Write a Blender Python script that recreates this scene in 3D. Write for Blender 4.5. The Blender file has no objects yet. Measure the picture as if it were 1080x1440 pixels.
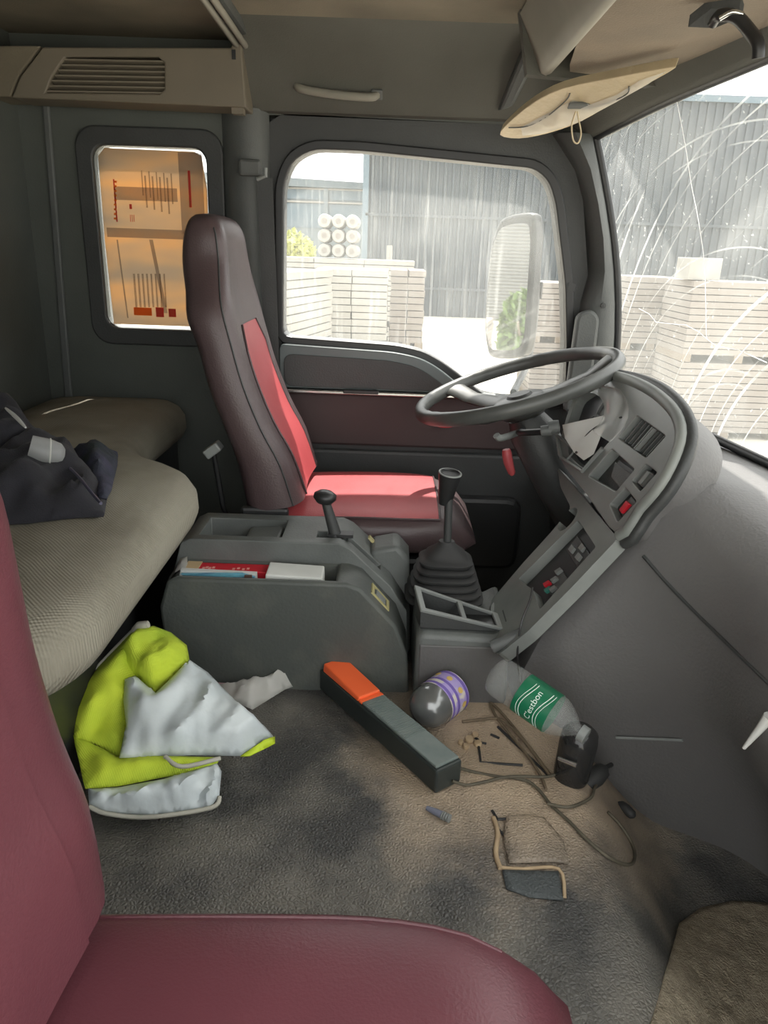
import bpy, bmesh, math, random
from mathutils import Vector, Matrix, noise
from mathutils.geometry import delaunay_2d_cdt, intersect_point_line
random.seed(7)
V = Vector
scn = bpy.context.scene
COL = scn.collection
PI = math.pi

# ------------------------------------------------------------------ camera
PITCH, ROLL, FPX = math.radians(19.5), math.radians(2.0), 1040.0
CAM = V((0, 0, 1.2))
cF = V((0, math.cos(PITCH), -math.sin(PITCH)))
_u = V((0, math.sin(PITCH), math.cos(PITCH)))
cR = math.cos(ROLL) * V((1, 0, 0)) + math.sin(ROLL) * _u
cU = -math.sin(ROLL) * V((1, 0, 0)) + math.cos(ROLL) * _u
cd = bpy.data.cameras.new('camera')
cd.sensor_fit = 'VERTICAL'
cd.sensor_height = 24.0
cd.sensor_width = 18.0
cd.lens = 24.0 * FPX / 1440.0
cd.clip_start = 0.01
cd.clip_end = 500
cam = bpy.data.objects.new('camera', cd)
COL.objects.link(cam)
m = Matrix.Identity(4)
for i in range(3):
    m[i][0], m[i][1], m[i][2], m[i][3] = cR[i], cU[i], -cF[i], CAM[i]
cam.matrix_world = m
scn.camera = cam

# ------------------------------------------------------------------ world, sun, exposure
w = bpy.data.worlds.new('world')
scn.world = w
w.use_nodes = True
bg = w.node_tree.nodes['Background']
bg.inputs[0].default_value = (0.975, 0.985, 0.965, 1)
bg.inputs[1].default_value = 1.5
sd = bpy.data.lights.new('sun', 'SUN')
sd.energy = 5.0
sd.angle = math.radians(1.2)
sd.color = (1.0, 0.95, 0.87)
sun = bpy.data.objects.new('sun', sd)
COL.objects.link(sun)
sun.rotation_euler = V((-0.10, -0.50, -0.86)).to_track_quat('-Z', 'Y').to_euler()
vs = scn.view_settings
vs.view_transform = 'Standard'
vs.look = 'None'
vs.gamma = 1.0
vs.use_curve_mapping = False
vs.exposure = 1.15


# ------------------------------------------------------------------ helpers: projection of the layout sketch
def ray(u, v):
    return cF + cR * ((u - 540) / FPX) - cU * ((v - 720) / FPX)


def at(u, v, x=None, y=None, z=None):
    d = ray(u, v)
    if x is not None:
        t = (x - CAM.x) / d.x
    elif y is not None:
        t = (y - CAM.y) / d.y
    else:
        t = (z - CAM.z) / d.z
    return CAM + d * t


def atp(u, v, P, n):
    d = ray(u, v)
    return CAM + d * ((P - CAM).dot(n) / d.dot(n))


# ------------------------------------------------------------------ helpers: materials
def srgb(r, g, b):
    f = lambda c: (c / 255 / 12.92) if c / 255 <= 0.04045 else ((c / 255 + 0.055) / 1.055) ** 2.4
    return (f(r), f(g), f(b), 1)


MATS = {}


def mat(name, col, rough=0.5, col2=None, nscale=6.0, namt=1.0, ndetail=5, bump=None, metal=0.0, spec=0.5,
        trans=0.0, sheen=0.0, coat=0.0, stretch=None, lo=0.35, hi=0.7):
    """col -> col2 by noise; bump = (kind, scale, strength)"""
    mt = bpy.data.materials.new(name)
    mt.use_nodes = True
    nt = mt.node_tree
    N, L = nt.nodes, nt.links
    b = N['Principled BSDF']
    b.inputs['Roughness'].default_value = rough
    b.inputs['Metallic'].default_value = metal
    b.inputs['Specular IOR Level'].default_value = spec
    b.inputs['Transmission Weight'].default_value = trans
    b.inputs['Sheen Weight'].default_value = sheen
    b.inputs['Coat Weight'].default_value = coat
    b.inputs['Base Color'].default_value = col
    tc = N.new('ShaderNodeTexCoord')
    src = tc.outputs['Object']
    if stretch:
        mp = N.new('ShaderNodeMapping')
        mp.inputs['Scale'].default_value = stretch
        L.new(src, mp.inputs[0])
        src = mp.outputs[0]
    if col2 is not None:
        nz = N.new('ShaderNodeTexNoise')
        nz.inputs['Scale'].default_value = nscale
        nz.inputs['Detail'].default_value = ndetail
        L.new(src, nz.inputs['Vector'])
        mr = N.new('ShaderNodeMapRange')
        mr.inputs['From Min'].default_value = lo
        mr.inputs['From Max'].default_value = hi
        mr.inputs['To Max'].default_value = namt
        L.new(nz.outputs['Fac'], mr.inputs['Value'])
        mx = N.new('ShaderNodeMix')
        mx.data_type = 'RGBA'
        L.new(mr.outputs[0], mx.inputs['Factor'])
        mx.inputs['A'].default_value = col
        mx.inputs['B'].default_value = col2
        L.new(mx.outputs['Result'], b.inputs['Base Color'])
    if bump:
        kind, sc, st = bump
        bp = N.new('ShaderNodeBump')
        bp.inputs['Strength'].default_value = st
        bp.inputs['Distance'].default_value = 0.01
        if kind == 'noise':
            t = N.new('ShaderNodeTexNoise')
            t.inputs['Scale'].default_value = sc
            t.inputs['Detail'].default_value = 4
            L.new(src, t.inputs['Vector'])
            L.new(t.outputs['Fac'], bp.inputs['Height'])
        elif kind == 'voronoi':
            t = N.new('ShaderNodeTexVoronoi')
            t.feature = 'DISTANCE_TO_EDGE'
            t.inputs['Scale'].default_value = sc
            L.new(src, t.inputs['Vector'])
            L.new(t.outputs['Distance'], bp.inputs['Height'])
        elif kind == 'weave':
            sx = N.new('ShaderNodeSeparateXYZ')
            L.new(src, sx.inputs[0])
            ad = []
            for ax, ph in (('X', 0), ('Y', 0)):
                mu = N.new('ShaderNodeMath')
                mu.operation = 'MULTIPLY'
                mu.inputs[1].default_value = sc
                L.new(sx.outputs[ax], mu.inputs[0])
                si = N.new('ShaderNodeMath')
                si.operation = 'SINE'
                L.new(mu.outputs[0], si.inputs[0])
                ad.append(si)
            s = N.new('ShaderNodeMath')
            s.operation = 'MULTIPLY'
            L.new(ad[0].outputs[0], s.inputs[0])
            L.new(ad[1].outputs[0], s.inputs[1])
            L.new(s.outputs[0], bp.inputs['Height'])
        L.new(bp.outputs[0], b.inputs['Normal'])
    MATS[name] = mt
    return mt


def glass_mat(name, dust=0.15, dustcol=(0.8, 0.82, 0.8, 1), streak=None, tint=(1, 1, 1, 1), speck=0.0):
    """clear pane: transparent, a little gloss, dust that scatters light"""
    mt = bpy.data.materials.new(name)
    mt.use_nodes = True
    nt = mt.node_tree
    N, L = nt.nodes, nt.links
    N.remove(N['Principled BSDF'])
    out = N['Material Output']
    tr = N.new('ShaderNodeBsdfTransparent')
    tr.inputs[0].default_value = tint
    gl = N.new('ShaderNodeBsdfGlossy')
    gl.inputs['Roughness'].default_value = 0.03
    fr = N.new('ShaderNodeFresnel')
    fr.inputs[0].default_value = 1.06
    m1 = N.new('ShaderNodeMixShader')
    L.new(fr.outputs[0], m1.inputs[0])
    L.new(tr.outputs[0], m1.inputs[1])
    L.new(gl.outputs[0], m1.inputs[2])
    df = N.new('ShaderNodeBsdfDiffuse')
    df.inputs[0].default_value = dustcol
    tl = N.new('ShaderNodeBsdfTranslucent')
    tl.inputs[0].default_value = dustcol
    m2 = N.new('ShaderNodeMixShader')
    m2.inputs[0].default_value = 0.6
    L.new(df.outputs[0], m2.inputs[1])
    L.new(tl.outputs[0], m2.inputs[2])
    tc = N.new('ShaderNodeTexCoord')
    nz = N.new('ShaderNodeTexNoise')
    nz.inputs['Scale'].default_value = 5
    nz.inputs['Detail'].default_value = 6
    L.new(tc.outputs['Object'], nz.inputs['Vector'])
    mr = N.new('ShaderNodeMapRange')
    mr.inputs['From Min'].default_value = 0.3
    mr.inputs['From Max'].default_value = 0.75
    mr.inputs['To Min'].default_value = dust * 0.6
    mr.inputs['To Max'].default_value = dust * 1.6
    L.new(nz.outputs['Fac'], mr.inputs['Value'])
    fac = mr.outputs[0]

    def addf(a, bsock):
        s = N.new('ShaderNodeMath')
        s.operation = 'ADD'
        s.use_clamp = True
        L.new(a, s.inputs[0])
        L.new(bsock, s.inputs[1])
        return s.outputs[0]
    if streak:
        for (cen, scale, amt, seed) in streak['arcs']:
            mp = N.new('ShaderNodeMapping')
            mp.inputs['Location'].default_value = [-c for c in cen]
            L.new(tc.outputs['Object'], mp.inputs[0])
            ln = N.new('ShaderNodeVectorMath')
            ln.operation = 'LENGTH'
            L.new(mp.outputs[0], ln.inputs[0])
            n1 = N.new('ShaderNodeTexNoise')
            n1.noise_dimensions = '1D'
            n1.inputs['Scale'].default_value = scale
            n1.inputs['Detail'].default_value = 3
            ad = N.new('ShaderNodeMath')
            ad.operation = 'ADD'
            ad.inputs[1].default_value = seed
            L.new(ln.outputs['Value'], ad.inputs[0])
            L.new(ad.outputs[0], n1.inputs['W'])
            r1 = N.new('ShaderNodeMapRange')
            r1.inputs['From Min'].default_value = 0.63
            r1.inputs['From Max'].default_value = 0.70
            L.new(n1.outputs['Fac'], r1.inputs['Value'])
            n2 = N.new('ShaderNodeTexNoise')
            n2.inputs['Scale'].default_value = 4
            L.new(mp.outputs[0], n2.inputs['Vector'])
            r2 = N.new('ShaderNodeMapRange')
            r2.inputs['From Min'].default_value = 0.40
            r2.inputs['From Max'].default_value = 0.62
            r2.inputs['To Max'].default_value = amt
            L.new(n2.outputs['Fac'], r2.inputs['Value'])
            mu = N.new('ShaderNodeMath')
            mu.operation = 'MULTIPLY'
            L.new(r1.outputs[0], mu.inputs[0])
            L.new(r2.outputs[0], mu.inputs[1])
            fac = addf(fac, mu.outputs[0])
        if 'rain' in streak:
            mp = N.new('ShaderNodeMapping')
            mp.inputs['Scale'].default_value = streak['rain'][0]
            L.new(tc.outputs['Object'], mp.inputs[0])
            n3 = N.new('ShaderNodeTexNoise')
            n3.inputs['Scale'].default_value = 1
            n3.inputs['Detail'].default_value = 3
            L.new(mp.outputs[0], n3.inputs['Vector'])
            r3 = N.new('ShaderNodeMapRange')
            r3.inputs['From Min'].default_value = 0.55
            r3.inputs['From Max'].default_value = 0.75
            r3.inputs['To Max'].default_value = streak['rain'][1]
            L.new(n3.outputs['Fac'], r3.inputs['Value'])
            fac = addf(fac, r3.outputs[0])
    if speck:
        n4 = N.new('ShaderNodeTexNoise')
        n4.inputs['Scale'].default_value = 90
        n4.inputs['Detail'].default_value = 2
        L.new(tc.outputs['Object'], n4.inputs['Vector'])
        r4 = N.new('ShaderNodeMapRange')
        r4.inputs['From Min'].default_value = 0.66
        r4.inputs['From Max'].default_value = 0.74
        r4.inputs['To Max'].default_value = speck
        L.new(n4.outputs['Fac'], r4.inputs['Value'])
        fac = addf(fac, r4.outputs[0])
    m3 = N.new('ShaderNodeMixShader')
    L.new(fac, m3.inputs[0])
    L.new(m1.outputs[0], m3.inputs[1])
    L.new(m2.outputs[0], m3.inputs[2])
    L.new(m3.outputs[0], out.inputs[0])
    MATS[name] = mt
    return mt


def film_mat(name, col, alpha=0.5, rough=0.15, trl=0.5):
    """thin plastic film / translucent sheet"""
    mt = bpy.data.materials.new(name)
    mt.use_nodes = True
    nt = mt.node_tree
    N, L = nt.nodes, nt.links
    b = N['Principled BSDF']
    out = N['Material Output']
    b.inputs['Base Color'].default_value = col
    b.inputs['Roughness'].default_value = rough
    tl = N.new('ShaderNodeBsdfTranslucent')
    tl.inputs[0].default_value = col
    m0 = N.new('ShaderNodeMixShader')
    m0.inputs[0].default_value = trl
    L.new(b.outputs[0], m0.inputs[1])
    L.new(tl.outputs[0], m0.inputs[2])
    tr = N.new('ShaderNodeBsdfTransparent')
    m1 = N.new('ShaderNodeMixShader')
    m1.inputs[0].default_value = alpha
    L.new(tr.outputs[0], m1.inputs[1])
    L.new(m0.outputs[0], m1.inputs[2])
    L.new(m1.outputs[0], out.inputs[0])
    MATS[name] = mt
    return mt


# ------------------------------------------------------------------ helpers: objects
ORG = {}


def tag(o, label=None, cat=None, group=None, kind=None):
    if label:
        o['label'] = label
    if cat:
        o['category'] = cat
    if group:
        o['group'] = group
    if kind:
        o['kind'] = kind
    return o


def empty(name, loc, label=None, cat=None, group=None, kind=None):
    o = bpy.data.objects.new(name, None)
    o.empty_display_size = 0.05
    COL.objects.link(o)
    o.location = loc
    ORG[o.name] = V(loc)
    return tag(o, label, cat, group, kind)


def link(name, me, mt, parent=None, smooth=None, bevel=0, seg=2, sub=0, solid=0, origin=None):
    base = ORG.get(parent.name, V()) if parent else (V(origin) if origin is not None else V())
    if base.length:
        me.transform(Matrix.Translation(-base))
    o = bpy.data.objects.new(name, me)
    COL.objects.link(o)
    if parent:
        o.parent = parent
    else:
        o.location = base
    ORG[o.name] = base
    if mt and not me.materials:
        for x in (mt if isinstance(mt, (list, tuple)) else [mt]):
            me.materials.append(x)
    if solid:
        md = o.modifiers.new('solid', 'SOLIDIFY')
        md.thickness = solid
        md.offset = 0
    if bevel:
        md = o.modifiers.new('bevel', 'BEVEL')
        md.width = bevel
        md.segments = seg
        md.limit_method = 'ANGLE'
        md.angle_limit = math.radians(40)
    if sub:
        md = o.modifiers.new('sub', 'SUBSURF')
        md.levels = sub
        md.render_levels = sub
    if smooth is not None:
        me.set_sharp_from_angle(angle=math.radians(smooth)) if False else None
        for p in me.polygons:
            p.use_smooth = True
        try:
            me.set_sharp_from_angle(angle=math.radians(smooth))
        except Exception:
            pass
    return o


class MB:
    def __init__(self):
        self.v, self.f = [], []

    def add(self, vs, fs):
        n = len(self.v)
        self.v += [V(p) for p in vs]
        self.f += [tuple(n + i for i in f) for f in fs]
        return self

    def box(self, a, b):
        x0, y0, z0 = a
        x1, y1, z1 = b
        vs = [(x, y, z) for z in (z0, z1) for y in (y0, y1) for x in (x0, x1)]
        return self.add(vs, [(0, 2, 3, 1), (4, 5, 7, 6), (0, 1, 5, 4), (2, 6, 7, 3), (0, 4, 6, 2), (1, 3, 7, 5)])

    def obox(self, c, ax, ay, az, sx, sy, sz):
        """oriented box, centre c, unit axes, half sizes"""
        c = V(c)
        vs = [c + ax * (i * sx) + ay * (j * sy) + az * (k * sz) for k in (-1, 1) for j in (-1, 1) for i in (-1, 1)]
        return self.add(vs, [(0, 2, 3, 1), (4, 5, 7, 6), (0, 1, 5, 4), (2, 6, 7, 3), (0, 4, 6, 2), (1, 3, 7, 5)])

    def prism(self, poly, d):
        """closed polygon of 3D points swept by vector d"""
        n = len(poly)
        d = V(d)
        vs = [V(p) for p in poly] + [V(p) + d for p in poly]
        fs = [tuple(range(n))[::-1], tuple(range(n, 2 * n))]
        fs += [(i, (i + 1) % n, n + (i + 1) % n, n + i) for i in range(n)]
        return self.add(vs, fs)

    def ring(self, outer, inner, d):
        """frame between two polygons with the same count"""
        n = len(outer)
        d = V(d)
        A, B = [V(p) for p in outer], [V(p) for p in inner]
        vs = A + B + [p + d for p in A] + [p + d for p in B]
        fs = []
        for i in range(n):
            j = (i + 1) % n
            fs += [(i, j, n + j, n + i), (2 * n + i, 3 * n + i, 3 * n + j, 2 * n + j),
                   (i, 2 * n + i, 2 * n + j, j), (n + i, n + j, 3 * n + j, 3 * n + i)]
        return self.add(vs, fs)

    def loft(self, rings, close=True, caps=True):
        n = len(rings[0])
        vs = [p for r in rings for p in r]
        fs = []
        m_ = n if close else n - 1
        for k in range(len(rings) - 1):
            for i in range(m_):
                j = (i + 1) % n
                fs.append((k * n + i, k * n + j, (k + 1) * n + j, (k + 1) * n + i))
        if caps and close:
            fs.append(tuple(range(n))[::-1])
            fs.append(tuple(range((len(rings) - 1) * n, len(rings) * n)))
        return self.add(vs, fs)

    def tube(self, pts, r, n=8, closed=False, caps=True):
        pts = [V(p) for p in pts]
        m_ = len(pts)
        rr = r if isinstance(r, (list, tuple)) else [r] * m_
        rings = []
        up = None
        for i, p in enumerate(pts):
            if closed:
                t = pts[(i + 1) % m_] - pts[i - 1]
            else:
                t = pts[min(i + 1, m_ - 1)] - pts[max(i - 1, 0)]
            t.normalize()
            if up is None:
                up = t.orthogonal().normalized()
            up = (up - t * up.dot(t))
            if up.length < 1e-6:
                up = t.orthogonal()
            up.normalize()
            s = t.cross(up)
            rings.append([p + (up * math.cos(2 * PI * k / n) + s * math.sin(2 * PI * k / n)) * rr[i] for k in range(n)])
        if closed:
            rings.append(rings[0])
        return self.loft(rings, True, caps and not closed)

    def lathe(self, prof, c, ax, n=24):
        """profile [(r, h)] about axis ax through c"""
        c, ax = V(c), V(ax).normalized()
        u = ax.orthogonal().normalized()
        v_ = ax.cross(u)
        rings = [[c + ax * h + (u * math.cos(2 * PI * k / n) + v_ * math.sin(2 * PI * k / n)) * max(r, 1e-4)
                  for k in range(n)] for r, h in prof]
        return self.loft(rings)

    def grid(self, P):
        nu, nv = len(P), len(P[0])
        vs = [p for r in P for p in r]
        fs = [(i * nv + j, i * nv + j + 1, (i + 1) * nv + j + 1, (i + 1) * nv + j) for i in range(nu - 1) for j in range(nv - 1)]
        return self.add(vs, fs)

    def mesh(self, name, recalc=True):
        me = bpy.data.meshes.new(name)
        me.from_pydata([tuple(p) for p in self.v], [], self.f)
        bm = bmesh.new()
        bm.from_mesh(me)
        bmesh.ops.remove_doubles(bm, verts=bm.verts, dist=1e-6)
        if recalc:
            bmesh.ops.recalc_face_normals(bm, faces=bm.faces)
        bm.to_mesh(me)
        bm.free()
        me.update()
        return me

    def build(self, name, mt, parent=None, **k):
        return link(name, self.mesh(name), mt, parent, **k)


def smoothpath(pts, n=6, closed=False):
    """Catmull-Rom"""
    P = [V(p) for p in pts]
    out = []
    m_ = len(P)
    rng = range(m_) if closed else range(m_ - 1)
    for i in rng:
        if closed:
            a, b, c, d = P[i - 1], P[i], P[(i + 1) % m_], P[(i + 2) % m_]
        else:
            a, b, c, d = P[max(i - 1, 0)], P[i], P[i + 1], P[min(i + 2, m_ - 1)]
        for k in range(n):
            t = k / n
            out.append(0.5 * ((2 * b) + (c - a) * t + (2 * a - 5 * b + 4 * c - d) * t * t + (3 * b - a - 3 * c + d) * t ** 3))
    if not closed:
        out.append(P[-1])
    return out


def rrect(x0, x1, z0, z1, r, n=6):
    """rounded rectangle outline as (a, b) pairs; r number or (bl, br, tr, tl)"""
    rs = r if isinstance(r, (tuple, list)) else (r,) * 4
    out = []
    for (cx, cz, a0, rr) in ((x0 + rs[0], z0 + rs[0], PI, rs[0]), (x1 - rs[1], z0 + rs[1], 1.5 * PI, rs[1]),
                             (x1 - rs[2], z1 - rs[2], 0, rs[2]), (x0 + rs[3], z1 - rs[3], 0.5 * PI, rs[3])):
        for k in range(n + 1):
            a = a0 + 0.5 * PI * k / n
            out.append((cx + rr * math.cos(a), cz + rr * math.sin(a)))
    return out


def roundpoly(pts, r, n=5):
    """round the corners of a 2D polygon"""
    out = []
    P = [V((p[0], p[1])) for p in pts]
    m_ = len(P)
    for i in range(m_):
        a, b, c = P[i - 1], P[i], P[(i + 1) % m_]
        ri = r[i] if isinstance(r, (list, tuple)) else r
        d1, d2 = (a - b), (c - b)
        q = min(ri, d1.length * 0.48, d2.length * 0.48)
        s, e = b + d1.normalized() * q, b + d2.normalized() * q
        for k in range(n + 1):
            t = k / n
            out.append(tuple(s * (1 - t) ** 2 + b * (2 * t * (1 - t)) + e * t * t))
    return out


def plate(outer, holes, to3, thick_vec):
    """flat plate with holes: outlines in 2D, to3 maps 2D to 3D, thickness along thick_vec"""
    pts, edges = [], []
    for loop in [outer] + list(holes):
        n0 = len(pts)
        pts += [V((p[0], p[1])) for p in loop]
        k = len(loop)
        edges += [(n0 + i, n0 + (i + 1) % k) for i in range(k)]
    res = delaunay_2d_cdt(pts, edges, [], 0, 1e-6)
    v2, fs = res[0], res[2]

    def inside(p, poly):
        c = False
        j = len(poly) - 1
        for i in range(len(poly)):
            a, b = poly[i], poly[j]
            if (a[1] > p[1]) != (b[1] > p[1]) and p[0] < (b[0] - a[0]) * (p[1] - a[1]) / (b[1] - a[1]) + a[0]:
                c = not c
            j = i
        return c
    keep = []
    for f in fs:
        c = sum((v2[i] for i in f), V((0, 0))) / len(f)
        if inside(c, outer) and not any(inside(c, h) for h in holes):
            keep.append(f)
    d = V(thick_vec)
    n = len(v2)
    mb = MB()
    A = [V(to3(p[0], p[1])) for p in v2]
    vs = A + [p + d for p in A]
    F = [tuple(f) for f in keep] + [tuple(n + i for i in reversed(f)) for f in keep]
    cnt = {}
    for f in keep:
        for i in range(len(f)):
            e = (f[i], f[(i + 1) % len(f)])
            cnt[e] = 1
    for (a, b) in list(cnt):
        if (b, a) not in cnt:
            F.append((b, a, n + a, n + b))
    mb.add(vs, F)
    return mb


def patch(poly, step=0.015, bulge=0.0, amp=0.006, freq=18, seed=0, nrm=None, ridge=0.0):
    """cloth-like sheet filling a closed 3D outline"""
    P = [V(p) for p in poly]
    n = V((0, 0, 0))
    for i in range(len(P)):
        n += P[i].cross(P[(i + 1) % len(P)])
    n.normalize()
    if nrm is not None:
        if n.dot(V(nrm)) < 0:
            n = -n
    c = sum(P, V()) / len(P)
    u = n.orthogonal().normalized()
    v_ = n.cross(u)
    dense = []
    for i in range(len(P)):
        a, b = P[i], P[(i + 1) % len(P)]
        k = max(1, int((b - a).length / step))
        dense += [a.lerp(b, t / k) for t in range(k)]
    B2 = [V(((p - c).dot(u), (p - c).dot(v_))) for p in dense]
    H = [(p - c).dot(n) for p in dense]

    def inside(p):
        r = False
        j = len(B2) - 1
        for i in range(len(B2)):
            a, b = B2[i], B2[j]
            if (a.y > p.y) != (b.y > p.y) and p.x < (b.x - a.x) * (p.y - a.y) / (b.y - a.y) + a.x:
                r = not r
            j = i
        return r
    xs, ys = [p.x for p in B2], [p.y for p in B2]
    pts = list(B2)
    y = min(ys) + step / 2
    row = 0
    while y < max(ys):
        x = min(xs) + step * (0.5 if row % 2 else 0.25)
        while x < max(xs):
            q = V((x, y))
            if inside(q) and min((q - b).length for b in B2) > step * 0.45:
                pts.append(q)
            x += step
        y += step * 0.87
        row += 1
    k = len(B2)
    res = delaunay_2d_cdt(pts, [(i, (i + 1) % k) for i in range(k)], [], 0, 1e-6)
    v2, fs = res[0], res[2]
    vs = []
    for q in v2:
        ds = [(q - b).length for b in B2]
        dm = min(ds)
        ws = [1 / (d * d + 1e-7) for d in ds]
        h = sum(wt * hh for wt, hh in zip(ws, H)) / sum(ws)
        p3 = c + u * q.x + v_ * q.y
        env = min(1, dm / (step * 3))
        h += bulge * (1 - (1 - min(1, dm / (abs(bulge) * 1.6 + 0.03))) ** 2)
        h += amp * env * (noise.noise(p3 * freq + V((seed, seed * 1.7, 0))) * 1.3 + 0.5 * noise.noise(p3 * freq * 2.3 + V((seed, 0, 3))))
        if ridge:
            q3 = V((p3.x * 1.6, p3.y * 0.7, p3.z * 1.1)) * freq * 0.8 + V((0, seed, 5))
            h += ridge * env * (0.45 - abs(noise.noise(q3))) * 1.6
            h += ridge * 0.5 * env * (0.4 - abs(noise.noise(q3 * 2.1 + V((4, 1, seed)))))
        vs.append(p3 + n * h)
    F = []
    for f in fs:
        cc = sum((v2[i] for i in f), V((0, 0))) / len(f)
        if inside(cc):
            F.append(tuple(f))
    return MB().add(vs, F)


def booled(o, cutters):
    for cbm in cutters:
        cme = cbm.mesh('cut')
        c = bpy.data.objects.new('cut', cme)
        COL.objects.link(c)
        c.location = o.matrix_world.translation if False else (0, 0, 0)
        md = o.modifiers.new('b', 'BOOLEAN')
        md.object = c
        md.operation = 'DIFFERENCE'
        md.solver = 'EXACT'
        bpy.context.view_layer.update()
        dg = bpy.context.evaluated_depsgraph_get()
        me = bpy.data.meshes.new_from_object(o.evaluated_get(dg))
        o.modifiers.remove(md)
        o.data = me
        bpy.data.objects.remove(c)
    return o


def cut_mesh(mb, cutters, name='m'):
    """boolean in world space, gives back a mesh"""
    o = bpy.data.objects.new('tmp', mb.mesh(name))
    COL.objects.link(o)
    booled(o, cutters)
    me = o.data
    bpy.data.objects.remove(o)
    return me


def text_mesh(s, size, to3, depth=0.0006, align='CENTER'):
    """flat lettering; to3 maps (x, y, h) to 3D"""
    cu = bpy.data.curves.new('t', 'FONT')
    cu.body = s
    cu.size = size
    cu.align_x = align
    cu.align_y = 'CENTER'
    o = bpy.data.objects.new('t', cu)
    COL.objects.link(o)
    bpy.context.view_layer.update()
    dg = bpy.context.evaluated_depsgraph_get()
    me = bpy.data.meshes.new_from_object(o.evaluated_get(dg))
    bpy.data.objects.remove(o)
    for v in me.vertices:
        v.co = V(to3(v.co.x, v.co.y, depth))
    return me


def copy_tree(o, parent=None):
    c = o.copy()
    COL.objects.link(c)
    c.parent = parent
    for ch in list(o.children):
        copy_tree(ch, c)
    return c


# ------------------------------------------------------------------ materials
G = lambda k: srgb(k, k, k)
m_trim = mat('grey_trim_plastic', srgb(92, 95, 94), 0.55, srgb(74, 77, 76), 5, 0.8, bump=('noise', 220, 0.12))
m_trim_dark = mat('dark_trim_plastic', srgb(62, 64, 64), 0.5, srgb(50, 52, 52), 5, 0.8, bump=('noise', 200, 0.12))
m_wallp = mat('side_wall_plastic', srgb(84, 88, 84), 0.6, srgb(70, 74, 70), 4, 0.8, bump=('noise', 180, 0.1))
m_liner = mat('headliner_fabric', srgb(122, 114, 98), 0.9, srgb(96, 90, 78), 4, 0.9, bump=('noise', 300, 0.25))
m_headside = mat('headliner_side', srgb(92, 92, 86), 0.8, srgb(78, 78, 72), 3, 0.8, bump=('noise', 250, 0.12))
m_shelf = mat('shelf_fabric', srgb(126, 114, 98), 0.9, srgb(102, 93, 82), 3.5, 1.0, bump=('noise', 260, 0.2))
m_shelf_face = mat('shelf_face', srgb(140, 137, 126), 0.6, srgb(118, 116, 108), 4, 0.8)
m_vent = mat('vent_plastic', srgb(118, 110, 96), 0.55, srgb(104, 98, 86), 4, 0.8)
m_black = mat('black_plastic', srgb(34, 35, 36), 0.4, srgb(44, 45, 46), 6, 0.7)
m_rubber = mat('black_rubber', srgb(40, 41, 42), 0.65, srgb(58, 58, 57), 8, 0.8)
m_dash = mat('dash_plastic', srgb(98, 97, 96), 0.5, srgb(86, 85, 85), 3, 0.8, bump=('noise', 160, 0.15))
m_panel = mat('panel_grey', srgb(138, 142, 140), 0.42, srgb(112, 116, 114), 5, 0.8)
m_panel2 = mat('panel_grey_dusty', srgb(134, 138, 134), 0.5, srgb(104, 108, 106), 7, 0.9)
m_console = mat('console_grey', srgb(104, 108, 106), 0.5, srgb(82, 86, 84), 7, 0.9, bump=('noise', 200, 0.1))
m_consdark = mat('console_side', srgb(78, 82, 79), 0.55, srgb(96, 98, 92), 9, 0.8, lo=0.5, hi=0.72, bump=('noise', 150, 0.12))
m_maroon = mat('maroon_vinyl', srgb(100, 54, 62), 0.40, srgb(90, 48, 56), 6, 0.8, bump=('noise', 260, 0.12))
m_maroon2 = mat('brown_maroon_vinyl', srgb(82, 68, 69), 0.38, srgb(74, 60, 62), 6, 0.8, bump=('noise', 260, 0.12))
m_red = mat('red_vinyl', srgb(178, 78, 82), 0.45, srgb(164, 68, 72), 6, 0.8, bump=('noise', 260, 0.1))
m_bunk = mat('bunk_weave', srgb(142, 138, 124), 0.85, srgb(106, 100, 86), 3.2, 0.95, bump=('weave', 900, 0.35), lo=0.42, hi=0.68)
m_jacket = mat('navy_cloth', srgb(24, 24, 30), 0.9, srgb(32, 32, 40), 20, 0.7, sheen=0.05, bump=('noise', 400, 0.2))
m_jacketin = mat('dark_green_cloth', srgb(32, 42, 44), 0.85, srgb(58, 56, 78), 18, 0.9, bump=('noise', 300, 0.2))
m_lime = mat('lime_mesh', srgb(206, 224, 62), 0.8, srgb(150, 180, 50), 7, 0.8, bump=('weave', 1400, 0.25))
m_lime2 = mat('lime_binding', srgb(190, 214, 48), 0.6)
m_silver = mat('silver_reflective', srgb(206, 214, 216), 0.42, srgb(188, 198, 202), 10, 0.8, bump=('noise', 30, 0.15))
m_bind = mat('grey_binding', srgb(186, 184, 172), 0.7, srgb(160, 158, 146), 20, 0.8)
m_paper = mat('white_paper', srgb(214, 216, 212), 0.8, srgb(200, 202, 198), 10, 0.8)
m_orange = mat('orange_plastic', srgb(255, 112, 62), 0.45, srgb(240, 100, 54), 8, 0.6)
m_boxblack = mat('box_black', srgb(42, 48, 48), 0.45, srgb(54, 60, 58), 8, 0.8)
m_boxlit = mat('box_black_lit', srgb(104, 116, 114), 0.5, srgb(122, 130, 126), 30, 0.8, stretch=(1, 1, 1))  # grey tone paints the light falling on the black case top
m_cable = mat('dusty_cable', srgb(78, 74, 62), 0.7, srgb(98, 92, 78), 40, 0.8)
m_chrome = mat('bright_metal', srgb(200, 202, 200), 0.2, metal=0.9)
m_redbox = mat('red_card', srgb(206, 34, 50), 0.5)
m_cream = mat('cream_vinyl', srgb(206, 190, 158), 0.5, srgb(176, 162, 134), 6, 0.9, bump=('noise', 60, 0.3))
m_film = film_mat('clear_film', (0.95, 0.96, 0.94, 1), 0.32, 0.08, 0.3)
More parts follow.
